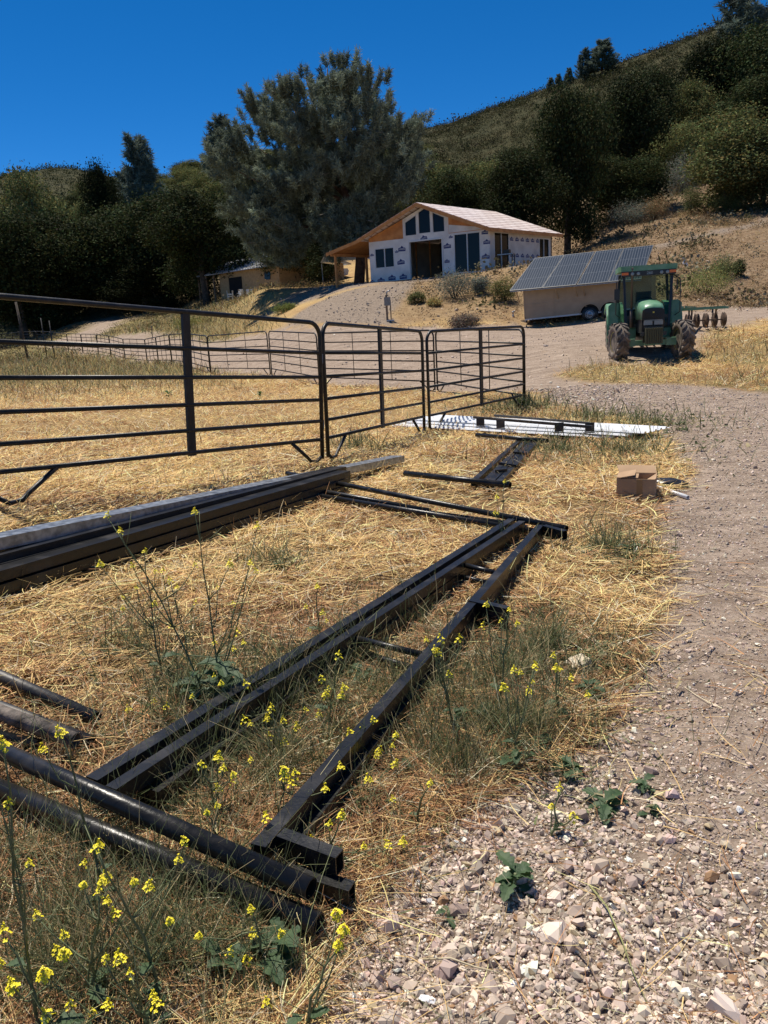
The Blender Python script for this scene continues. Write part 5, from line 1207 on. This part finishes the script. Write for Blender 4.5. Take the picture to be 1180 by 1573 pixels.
    # cab
    wB, wT, y0, y1, zb, zt_ = .78, .74, .95, 2.45, 1.05, 2.55
    posts = [((-.62, y0-.08, zb-.1), (-.70, y0+.06, zt_)), ((.62, y0-.08, zb-.1), (.70, y0+.06, zt_)), ((-.84, 1.75, zb), (-.76, 1.75, zt_)), ((.84, 1.75, zb), (.76, 1.75, zt_)), ((-.80, y1, 1.3), (-.72, y1-.05, zt_)), ((.80, y1, 1.3), (.72, y1-.05, zt_))]
    for a, b_ in posts: P_('cab_post', M_b, lambda m_: m_.beam(a, b_, .07, .08, up=(0, 1, 0)))
    gl = [[(-.58, y0-.085, zb), (.58, y0-.085, zb), (.66, y0+.055, zt_), (-.66, y0+.055, zt_)], [(-.64, y0-.04, zb), (-.82, 1.72, zb), (-.76, 1.72, zt_), (-.71, y0+.10, zt_)], [(.64, y0-.04, zb), (.82, 1.72, zb), (.76, 1.72, zt_), (.71, y0+.10, zt_)],
          [(-.84, 1.79, 1.35), (-.80, y1-.04, 1.35), (-.73, y1-.08, zt_), (-.765, 1.79, zt_)], [(.84, 1.79, 1.35), (.80, y1-.04, 1.35), (.73, y1-.08, zt_), (.765, 1.79, zt_)], [(-.76, y1, 1.4), (.76, y1, 1.4), (.69, y1-.05, zt_), (-.69, y1-.05, zt_)]]
    for k, q in enumerate(gl): P_('windscreen' if k == 0 else 'side_window' if k < 5 else 'rear_window', M_gl, lambda m_: m_.prism(q, (0, .006, 0) if k in (0, 5) else (.006, 0, 0)))
    P_('cab_floor', M_b, lambda m_: (m_.box((0, 1.65, .95), (1.5, 1.5, .12)), m_.box((-.45, .93, 1.12), (.36, .1, .34)), m_.box((.45, .93, 1.12), (.36, .1, .34)), m_.box((0, y1-.02, 1.2), (1.5, .06, .4))))
    def roof(m_):
        m_.prism([(-.80, y0-.18, zt_+.05), (.80, y0-.18, zt_+.05), (.86, y0+.1, zt_+.05), (.84, y1+.05, zt_+.05), (-.84, y1+.05, zt_+.05), (-.86, y0+.1, zt_+.05)], (0, 0, .15))
    rf = P_('roof', M_g, roof, bev=.045)
    P_('light_bar', M_b, lambda m_: m_.prism([(-.78, y0-.175, zt_-.10), (.78, y0-.175, zt_-.10), (.78, y0-.175, zt_+.048), (-.78, y0-.175, zt_+.048)], (0, .2, 0)), rf)
    for x in (-.47, -.30, .36, .53): P_('work_light', M_l, lambda m_: m_.lathe([(.0, -.02), (.05, -.015), (.055, .02), (.04, .03)], 14, Matrix.Translation((x, y0-.19, zt_-.03)) @ Matrix.Rotation(R(90), 4, 'X')), rf)
    for sx in (-1, 1): P_('indicator', M_o, lambda m_: m_.box((sx*.68, y0-.185, zt_-.02), (.19, .05, .075)), rf, .015)
    n_ = text_mesh('260', .12); o = link('model_number', n_, M_l, rf); o.location = (.03, y0-.182, zt_-.03); o.rotation_euler = (R(90), 0, 0)
    P_('exhaust_pipe', mat('exhaust_steel', .5, (.12, .09, .07), .4)[0], lambda m_: (m_.tube([(-.47, .80, .95), (-.47, .80, 1.5)], .055, 12), m_.tube([(-.47, .80, 1.5), (-.47, .80, 2.62), (-.47, .76, 2.70)], .032, 12)))
    for sx in (-1, 1):
        P_('mirror_arm', M_b, lambda m_: m_.tube([(sx*.72, .98, 2.45), (sx*.92, .86, 2.3), (sx*.93, .86, 1.35), (sx*.80, .95, 1.25)], .014, 8))
        P_('mirror', M_b, lambda m_: m_.box((sx*.90, .86, 1.95) if sx < 0 else (.84, .95, 2.15), (.03 if sx > 0 else .16, .05, .32)), bev=.012)
    # rear fenders
    for sx in (-1, 1):
        def fen(m_):
            pts = []
            for k in range(9): a = R(200-150*k/8*1.0); pts.append((2.55+.92*math.cos(a), .80+.90*math.sin(a)))
            for (ya, za), (yb, zb_) in zip(pts, pts[1:]): m_.prism([(sx*.62, ya, za), (sx*1.12, ya, za-.02), (sx*1.12, yb, zb_-.02), (sx*.62, yb, zb_)], (0, 0, .03))
            m_.prism([(sx*1.12, ya, za-.03) for ya, za in pts]+[(sx*1.12, ya*.9+.255, za*.9+.03) for ya, za in pts[::-1]], (sx*.02, 0, 0))
            m_.prism([(sx*.70, 1.62, .85), (sx*1.10, 1.62, .85), (sx*1.10, 1.66, 1.62), (sx*.98, 1.68, 1.72), (sx*.74, 1.68, 1.70)], (0, .05, 0))
        P_('rear_fender', M_g, fen)
    P_('fuel_tank', M_g, lambda m_: (m_.box((-.55, 1.35, .80), (.45, .9, .42)), m_.box((.55, 1.35, .80), (.45, .9, .42))), bev=.05)
    for sx in (-1, 1): P_('step', M_b, lambda m_: (m_.box((sx*.86, 1.3, .45), (.3, .3, .03)), m_.box((sx*.86, 1.3, .75), (.3, .3, .03)), m_.box((sx*.72, 1.3, .6), (.03, .28, .34))))
    st = P_('seat', M_b, lambda m_: (m_.box((0, 1.95, 1.38), (.5, .5, .14)), m_.box((0, 2.2, 1.72), (.46, .12, .6)), m_.box((0, 1.95, 1.15), (.3, .3, .35))), bev=.04)
    P_('dashboard', M_b, lambda m_: (m_.box((0, 1.12, 1.42), (.42, .24, .5)),), bev=.03)
    P_('steering_wheel', M_b, lambda m_: m_.tube([(.2*math.cos(k*.524), 1.38+.15*math.sin(k*.524), 1.72+.10*math.sin(k*.524)) for k in range(13)], .016, 8))
    P_('tie_rod', M_b, lambda m_: m_.tube([(-.55, .22, .46), (0, .25, .42), (.55, .22, .46)], .022, 8))
    P_('drawbar', M_b, lambda m_: (m_.box((0, 3.1, .48), (.12, .9, .06)), m_.beam((-.35, 2.7, .6), (-.4, 3.5, .5), .05, .08), m_.beam((.35, 2.7, .6), (.4, 3.5, .5), .05, .08), m_.beam((0, 2.75, 1.0), (0, 3.5, .95), .05, .05)))
    # disc harrow behind
    fw = lambda x, y, z: root.matrix_world
    ca, sa = math.cos(ang), math.sin(ang); H0 = Vector(P(1056, 505, 25.6)); H0.z = gz(H0.x, H0.y)
    hr = empty('disc_harrow', H0, ang-R(4), 'rusty disc harrow with green bars standing behind the tractor', 'harrow'); hr.scale = (.9, .9, .8)
    M_r = noise_mat('rusty_disc', (.06, .045, .035), (.20, .13, .09), 12, .65, .4); Q = lambda nm, mt, fn, bev=0: P_(nm, mt, fn, hr, bev)
    Q('frame_bar', M_g, lambda m_: m_.box((0, -.35, .78), (2.6, .09, .09))); Q('frame_bar', M_g, lambda m_: m_.box((.1, .75, .80), (2.5, .09, .09)))
    Q('hitch_bar', M_g, lambda m_: (m_.beam((-.9, .7, .84), (-.25, -.9, .88), .08, .08), m_.beam((.3, .7, .84), (-.15, -.9, .88), .08, .08)))
    for row, (yy, tilt) in enumerate(((-.35, R(14)), (.75, R(-14)))):
        Q('gang_axle', M_r, lambda m_: m_.beam((-1.25, yy-1.25*math.tan(tilt), .32), (1.25, yy+1.25*math.tan(tilt), .32), .04, .04))
        for k in range(9):
            x = -1.2+k*.3
            Q('disc', M_r, lambda m_: m_.lathe([(.03, -.05), (.16, -.035), (.28, .0), (.285, .004), (.16, -.028), (.03, -.04)], 24, Matrix.Translation((x, yy+x*math.tan(tilt), .32)) @ Matrix.Rotation(tilt, 4, 'Z') @ Matrix.Rotation(R(90), 4, 'Y')))
        for x in (-.8, .1, .9): Q('hanger', M_r, lambda m_: m_.beam((x, yy, .76), (x, yy+x*math.tan(tilt), .30), .06, .04, up=(0, 1, 0)))
tractor()

# ================================================================== POSTS, MARKERS
def post(name, px, pb, pt, Y, r, label, mt, cat, sides=8):
    b = P(px, pb, Y); z = gz(b[0], b[1]); t = P(px, pt, Y)[2]; mb = MB(); mb.tube([(0, 0, -.2), (0, 0, t-z)], r, sides)
    o = mb.build(name, mt); o.location = (b[0], b[1], z); return tag(o, label, cat)
post('wooden_post', 36, 508, 463, 62, .09, 'dark leaning wooden post at the left edge beyond the arena', M_bark, 'post').rotation_euler = (0, -.05, 0)
post('metal_stake', 72, 548, 488, 58, .035, 'left one of two thin metal stakes beyond the far panels', M_blackdust, 'stake')
post('metal_stake', 84, 548, 492, 58, .035, 'right one of two thin metal stakes beyond the far panels', M_blackdust, 'stake')
post('metal_stake', 236, 530, 500, 60, .03, 'thin metal stake on the grassy slope right of the climbing road', M_blackdust, 'stake')
g = P(598, 498, 35); z = gz(g[0], g[1]); r_ = empty('utility_post', (g[0], g[1], z), 0, 'short utility post with grey meter box at the foot of the bank', 'utility post')
mb = MB(); mb.beam((-.07, 0, -.2), (-.07, 0, 1.12), .09, .09, up=(0, 1, 0)); mb.beam((.1, .05, -.2), (.1, .05, .9), .05, .05, up=(0, 1, 0)); mb.build('post', M_wood, r_)
mb = MB(); mb.box((-.03, -.09, .85), (.28, .12, .36)); mb.bevel(.01); mb.build('meter_box', noise_mat('grey_box', (.16, .16, .15), (.24, .24, .23), 8, .5), r_)
mb = MB(); mb.tube([(-.05, 0, 1.1), (-.02, -.03, 1.26), (.12, -.03, 1.3)], .03, 8); mb.build('spigot', M_galv, r_)
mb = MB(); mb.box((.06, -.02, .03), (.34, .2, .06)); mb.build('foot_block', mat('pale_block', .8, (.6, .58, .54))[0], r_)
g = gp(1052, 416); r_ = empty('white_bag', tuple(g), R(20), 'torn white bag caught on a stick on the slope right of the tractor', 'bag')
mb = MB(); mb.tube([(0, 0, -.1), (.02, 0, .35), (-.1, 0, .62)], .012, 6); mb.build('stick', M_wood, r_)
mb = MB(); mb.prism([(-.15, 0, .68), (-.02, 0, .62), (.02, 0, .48), (.14, 0, .40), (.22, 0, .22), (.16, 0, .18), (.04, 0, .28), (-.10, 0, .36), (-.08, 0, .50)], (0, .07, 0)); mb.bevel(.02); mb.build('plastic', mat('white_plastic_film', .6, (.85, .85, .85))[0], r_)

# ================================================================== FOREGROUND PLANTS
M_stem = noise_mat('weed_stem', (.085, .11, .04), (.17, .19, .09), 30, .7); M_leafg = noise_mat('weed_leaf', (.035, .075, .028), (.085, .13, .06), 25, .65, 0., .2, 90)
M_yel = mat('yellow_petal', .6, (.85, .72, .02))[0]
ntl = M_leafg.node_tree; bb = ntl.nodes['Principled BSDF']; t_ = N(ntl, 'ShaderNodeBsdfTranslucent'); t_.inputs[0].default_value = (.12, .22, .04, 1); mx = N(ntl, 'ShaderNodeMixShader'); mx.inputs[0].default_value = .25
ntl.links.new(bb.outputs[0], mx.inputs[1]); ntl.links.new(t_.outputs[0], mx.inputs[2]); ntl.links.new(mx.outputs[0], ntl.nodes['Material Output'].inputs[0])
def flower_mesh(seed, n=11, R_=.016):
    r_ = np.random.default_rng(seed); mb = MB()
    for i in range(n):
        a = i*2.4; rad = R_*(.25+.75*(i/n)**.6); c = Vector((rad*math.cos(a), rad*math.sin(a), .022*(1-(i/n))+r_.normal(0, .003))); tilt = Vector((math.cos(a)*.7, math.sin(a)*.7, 1)).normalized()
        u = tilt.orthogonal().normalized(); v = tilt.cross(u); ph = r_.uniform(0, 1.5)
        for k in range(4):
            aa = ph+k*math.pi/2; d = u*math.cos(aa)+v*math.sin(aa); s_ = tilt.cross(d); L = .0072
            mb.quad(c, c+d*L*.6+s_*L*.42+tilt*.001, c+d*L+tilt*.0005, c+d*L*.6-s_*L*.42+tilt*.001)
    for i in range(6): mb.box((r_.normal(0, .003), r_.normal(0, .003), .026+r_.uniform(0, .008)), (.003, .003, .005))
    bmesh.ops.recalc_face_normals(mb.bm, faces=mb.bm.faces); me = bpy.data.meshes.new('flower_head'); mb.bm.to_mesh(me); mb.bm.free(); me.materials.append(M_yel); return me
FL = [flower_mesh(i, 8+3*i) for i in range(4)]
def leaf(mb, base, dir_, L, wd, droop=.3, lobed=True):
    """lobed leaf blade with a bent midrib"""
    d = Vector(dir_).normalized(); s_ = d.cross(Vector((0, 0, 1))).normalized(); n = 8; prev = None
    for i in range(n+1):
        t = i/n; c = Vector(base)+d*L*t+Vector((0, 0, -droop*L*t*t)); w_ = wd*(math.sin(math.pi*min(1, t*.93+.04))**.7)*(1+(.28 if i % 2 else -.22)*(1 if lobed else 0))*(.25 if t < .22 else 1)
        w_ = max(w_, .003); up = Vector((0, 0, .18*w_)); row = [mb.bm.verts.new(c-s_*w_/2+up), mb.bm.verts.new(c), mb.bm.verts.new(c+s_*w_/2+up)]
        if prev: mb._f([prev[0], prev[1], row[1], row[0]]); mb._f([prev[1], prev[2], row[2], row[1]])
        prev = row
def mustard(base, heads, label, group=None, nleaf=5, lsize=.07, pods=True, dy=.06):
    """heads: photo columns/rows of the flower heads, at about the plant's own depth"""
    b = gp(*base); b = Vector((b[0], b[1], gz(b[0], b[1]))); root = empty('mustard_plant', b, 0, label, 'wildflower', group); rs = random.Random(base[0]*7+base[1])
    pts = [Vector(P(hx_, hy_, b.y+rs.uniform(-dy, dy)))-b for hx_, hy_ in heads]
    pts = [p if p.z > .05 else Vector((p.x, p.y, .08)) for p in pts]
    small = [rs.choice(pts)+Vector((rs.uniform(-.09, .09), rs.uniform(-.09, .09), rs.uniform(-.09, .01))) for _ in range(2)]; nbig = len(pts); pts += [q for q in small if q.z > .06]
    tall = max(pts, key=lambda p: p.z); mb = MB(); K = 7
    wob = lambda s_: Vector((rs.uniform(-s_, s_), rs.uniform(-s_, s_), 0))
    main = [Vector((0, 0, -.01))]+[Vector((tall.x*(k/K)**1.4, tall.y*(k/K)**1.4, tall.z*k/K))+wob(.008) for k in range(1, K)]+[tall]
    mb.tube(main, [.0048-.0030*k/K for k in range(K+1)], 5)
    tips = [(tall, main)]
    for p in pts:
        if p is tall: continue
        j = rs.randint(1, max(1, min(K-2, int(K*p.z/tall.z*.75)+1))); s_ = main[j]; m1 = s_.lerp(p, .5)+Vector((0, 0, -.02))+wob(.01); br = [s_, s_.lerp(m1, .5)+wob(.006), m1, p.lerp(m1, .4)+wob(.006), p]; mb.tube(br, [.0028, .0024, .0020, .0017, .0013], 4); tips.append((p, br))
    for _ in range(3+len(pts)//3):      # bare side shoots
        j = rs.randint(2, K-1); s_ = main[j]; e = s_+Vector((rs.uniform(-.1, .1), rs.uniform(-.1, .1), rs.uniform(.04, .14))); mb.tube([s_, s_.lerp(e, .5)-Vector((0, 0, .01)), e], [.0015, .0012, .0008], 4)
    if pods:
        for p, br in tips:
            for k in range(rs.randint(4, 9)):
                f = rs.uniform(.45, .95)*(len(br)-1); i = int(f); c = br[i].lerp(br[min(i+1, len(br)-1)], f-i); e = c+Vector((rs.uniform(-1, 1)*.016, rs.uniform(-1, 1)*.016, .012)); mb.tube([c, e], .0007, 3)
    mb.build('stem', M_stem, root)
    for p, br in tips:
        o = link('flower_head', rs.choice(FL), None, root); o.location = p; s_ = rs.uniform(.5, .95); o.scale = (s_, s_, s_); o.rotation_euler = (rs.uniform(-.3, .3), rs.uniform(-.3, .3), rs.uniform(0, 6))
    for k in range(nleaf):
        m2 = MB(); a = rs.uniform(0, 6.28); h = rs.uniform(.0, .25)*tall.z; L = lsize*rs.uniform(.7, 1.4)*(1-.5*h/tall.z); leaf(m2, (tall.x*.1, tall.y*.1, h+.01), (math.cos(a), math.sin(a), rs.uniform(.1, .7)), L, L*.42, rs.uniform(.2, .6)); m2.build('leaf', M_leafg, root)
    return root
MU = [((165, 1400), [(95, 1130), (152, 1300), (128, 1330)], 'tall lone mustard stalk with yellow head in front of the muddy pipe', 3, .06),
 ((250, 1540), [(180, 1408), (228, 1368), (150, 1306), (284, 1296)], 'mustard plant in the lower left with four yellow heads under the front pipe', 5, .07),
 ((140, 1560), [(128, 1362), (158, 1358), (152, 1376), (165, 1388), (100, 1440), (58, 1410)], 'mustard plant with a crowd of small yellow heads near the lower left corner', 5, .07),
 ((60, 1590), [(12, 1238), (5, 1150), (45, 1330), (20, 1520)], 'thin leaning mustard plant at the very left edge', 3, .06),
 ((410, 1500), [(386, 1400), (440, 1490), (360, 1525), (384, 1512), (398, 1508), (305, 1440)], 'leafy mustard plant before the end of the front pipe', 9, .11),
 ((465, 1600), [(528, 1432), (520, 1455), (410, 1545)], 'mustard plant with a double yellow head right of the pipe ends', 3, .06),
 ((230, 1600), [(186, 1480), (162, 1475), (236, 1533), (200, 1500), (100, 1470)], 'low mustard plant at the bottom edge with scattered heads', 5, .08),
 ((90, 1620), [(22, 1518), (75, 1565), (142, 1560), (8, 1440), (165, 1550)], 'mustard plant growing at the lower left corner', 4, .07),
 ((350, 1330), [(288, 1293), (318, 1250), (410, 1262), (335, 1240)], 'mustard plant leaning over the long upper pipe', 3, .06),
 ((430, 1280), [(438, 1188), (436, 1200), (448, 1208), (500, 1215), (524, 1182)], 'mustard plant with bright stacked heads between the frame rails', 4, .06),
 ((340, 1260), [(342, 1185), (360, 1192), (335, 1168), (310, 1178), (385, 1170)], 'bushy mustard plant between the frame rails near the front pipe', 5, .07),
 ((505, 1340), [(566, 1396), (603, 1394), (478, 1298), (505, 1270), (525, 1256)], 'mustard plant bending over the stub tubes at the front end', 3, .05),
 ((290, 1120), [(205, 1138), (258, 1112)], 'slim mustard plant left of the flat black tube', 3, .06),
 ((385, 1145), [(380, 1054), (340, 1052), (412, 1108), (295, 1072)], 'mustard plant standing at the near side of the flat tube', 5, .07),
 ((440, 1160), [(436, 1110), (456, 1120), (470, 1092), (418, 1150), (385, 1115), (412, 1105)], 'mustard plant in the middle between the long rails', 5, .07),
 ((505, 1120), [(500, 1070), (495, 1045), (530, 1060), (520, 1010), (490, 1100)], 'mustard plant between the rails beside the cross pipe', 4, .06),
 ((600, 1200), [(603, 1148), (610, 1245), (585, 1250)], 'mustard plant with few heads right of the long rail', 4, .06),
 ((640, 1270), [(605, 1245), (660, 1206)], 'short mustard plant at the straw edge right of the stubs', 3, .05),
 ((320, 1085), [(165, 795), (185, 820), (262, 895), (250, 880), (272, 905), (300, 870), (330, 990), (360, 1000), (205, 872)], 'very tall branching mustard plant reaching up to the purlin pile', 12, .13),
 ((345, 1090), [(395, 812), (395, 880), (385, 870), (300, 790), (360, 930), (335, 905), (375, 990)], 'tall open mustard plant right of the tallest one', 9, .12),
 ((250, 1050), [(222, 850), (210, 905), (240, 880), (190, 920), (262, 965), (155, 870)], 'tall pale mustard plant left of the tallest one', 6, .09),
 ((490, 990), [(488, 905), (496, 945), (470, 935)], 'lone mustard plant standing behind the flat tube', 4, .06),
 ((790, 1180), [(800, 1035), (818, 1050), (775, 1060), (822, 1028)], 'mustard plant with tiny heads left of the pale rock', 5, .08),
 ((700, 1130), [(668, 1000), (705, 985), (690, 1040), (655, 985)], 'mustard plant right of the long rail among dense stalks', 5, .07),
 ((770, 1090), [(782, 940), (770, 955), (795, 960)], 'mustard plant beside the double stub tube', 3, .06),
 ((860, 1105), [(878, 1045), (862, 1030), (850, 1010)], 'mustard plant just below the pale rock', 4, .08),
 ((770, 850), [(775, 742), (765, 790)], 'thin dark mustard stalk before the small steel frame', 3, .06),
 ((850, 1290), [(848, 1262), (858, 1215)], 'small mustard sprout at the gravel edge', 2, .04),
 ((560, 1180), [(556, 1125), (583, 1168), (540, 1130), (575, 1110)], 'mustard plant against the near face of the long rail', 4, .06)]
for b_, hs_, lab, nl, ls in MU: mustard(b_, hs_, lab, None, nl, ls)
def rosette(px, py, n, L, label, h=.02, upr=.35, wd=.45):
    g = gp(px, py); root = empty('broadleaf_weed', (g[0], g[1], gz(g[0], g[1])), 0, label, 'weed'); rs = random.Random(px)
    for k in range(n):
        a = 6.28*k/n+rs.uniform(-.35, .35); mb = MB(); q = L*rs.uniform(.6, 1.2); leaf(mb, (rs.uniform(-.01, .01), rs.uniform(-.01, .01), h*rs.uniform(.2, 1.5)), (math.cos(a), math.sin(a), rs.uniform(.05, upr*2)), q, q*wd, rs.uniform(.2, .7)); mb.build('leaf', M_leafg, root)
    mb = MB(); mb.tube([(0, 0, -.01), (0, 0, h+.01)], .004, 6); mb.build('stem', M_stem, root)
for a in [(792, 1370, 13, .075, 'bright green lobed weed alone in the gravel', .05, .6), (690, 1415, 5, .035, 'tiny green weed sprout in the gravel below the straw', .02, .5), (930, 1245, 8, .085, 'dark broad leafed weed lying over the gravel', .02, .2), (990, 1215, 9, .055, 'small dark weed right of the broad leafed one in the gravel', .03, .4), (1000, 1250, 7, .045, 'low dark weed below the small one in the gravel', .02, .3),
          (820, 1160, 9, .11, 'large dark weed at the edge of gravel and straw', .03, .35), (880, 1190, 8, .09, 'weed with drooping leaves left of the gravel slope', .03, .3), (905, 1075, 9, .09, 'broad leafed green weed below the pale rock', .04, .6), (430, 880, 14, .09, 'dark green weed clump alone in the straw before the pile', .05, .5), (965, 855, 14, .12, 'low green weed beside the track in the straw', .05, .4),
          (350, 1085, 14, .13, 'large leafy weed at the foot of the tall mustard plants', .06, .7), (290, 1070, 9, .10, 'leafy weed left of the largest one at the tall mustard', .04, .6), (430, 1480, 12, .11, 'big leafed weed in front of the lower pipe end', .06, .6), (350, 1500, 8, .08, 'leafy weed left of the big leafed one at the bottom', .04, .6), (560, 1050, 10, .09, 'leafy weed between the rails under the cross pipe', .04, .5),
          (615, 1190, 8, .08, 'leafy weed right of the long rail near its front', .03, .4), (740, 1120, 9, .09, 'weed with wide leaves among the dense stalks', .04, .5), (35, 1340, 6, .06, 'small leafy weed at the left edge below the pipes', .04, .8), (560, 650, 1, .02, 'small weed sprout behind the middle corral panel', .03, .4), (260, 612, 10, .18, 'dark thistle like weed seen through the nearest panel', .1, 1.0),
          (400, 612, 8, .15, 'dark weed seen under the second rail right of the centre band', .1, 1.0), (800, 628, 12, .22, 'dark weed tuft at the foot of the right end post', .1, 1.0), (385, 1330, 7, .06, 'leafy weed in the gap between the two front pipes', .03, .5), (260, 1440, 7, .06, 'leafy weed below the middle of the front pipe', .03, .5)]:
    rosette(*a)
# a few bigger stones and long dry twigs on the gravel
for i, (a, b_, lab) in enumerate([((905, 1365), (1003, 1572), 'long green yellow twig lying across the gravel'), ((868, 1450), (945, 1572), 'thin brown twig left of the long green one on the gravel'), ((650, 1480), (800, 1520), 'pale dry twig lying over the gravel at the bottom'), ((880, 1140), (935, 1100), 'orange dry twig below the pale rock')]):
    p, q = Vector(gp(*a)), Vector(gp(*b_)); mb = MB(); mid = p.lerp(q, .5)+Vector((.01, .0, .015)); mb.tube([p-p, mid.lerp(p, .5)-p+Vector((.006, 0, .014)), mid-p, mid.lerp(q, .5)-p+Vector((-.008, 0, .014)), q-p+Vector((0, 0, .008))], [.0028, .0026, .0022, .0017, .001], 5)
    o = mb.build('dry_twig', noise_mat('twig%d' % i, [(.16, .16, .06), (.14, .10, .06), (.40, .33, .2), (.35, .17, .07)][i], [(.30, .30, .12), (.22, .15, .1), (.5, .42, .28), (.42, .22, .1)][i], 20, .8)); o.location = p+Vector((0, 0, .012)); tag(o, lab, 'twig')
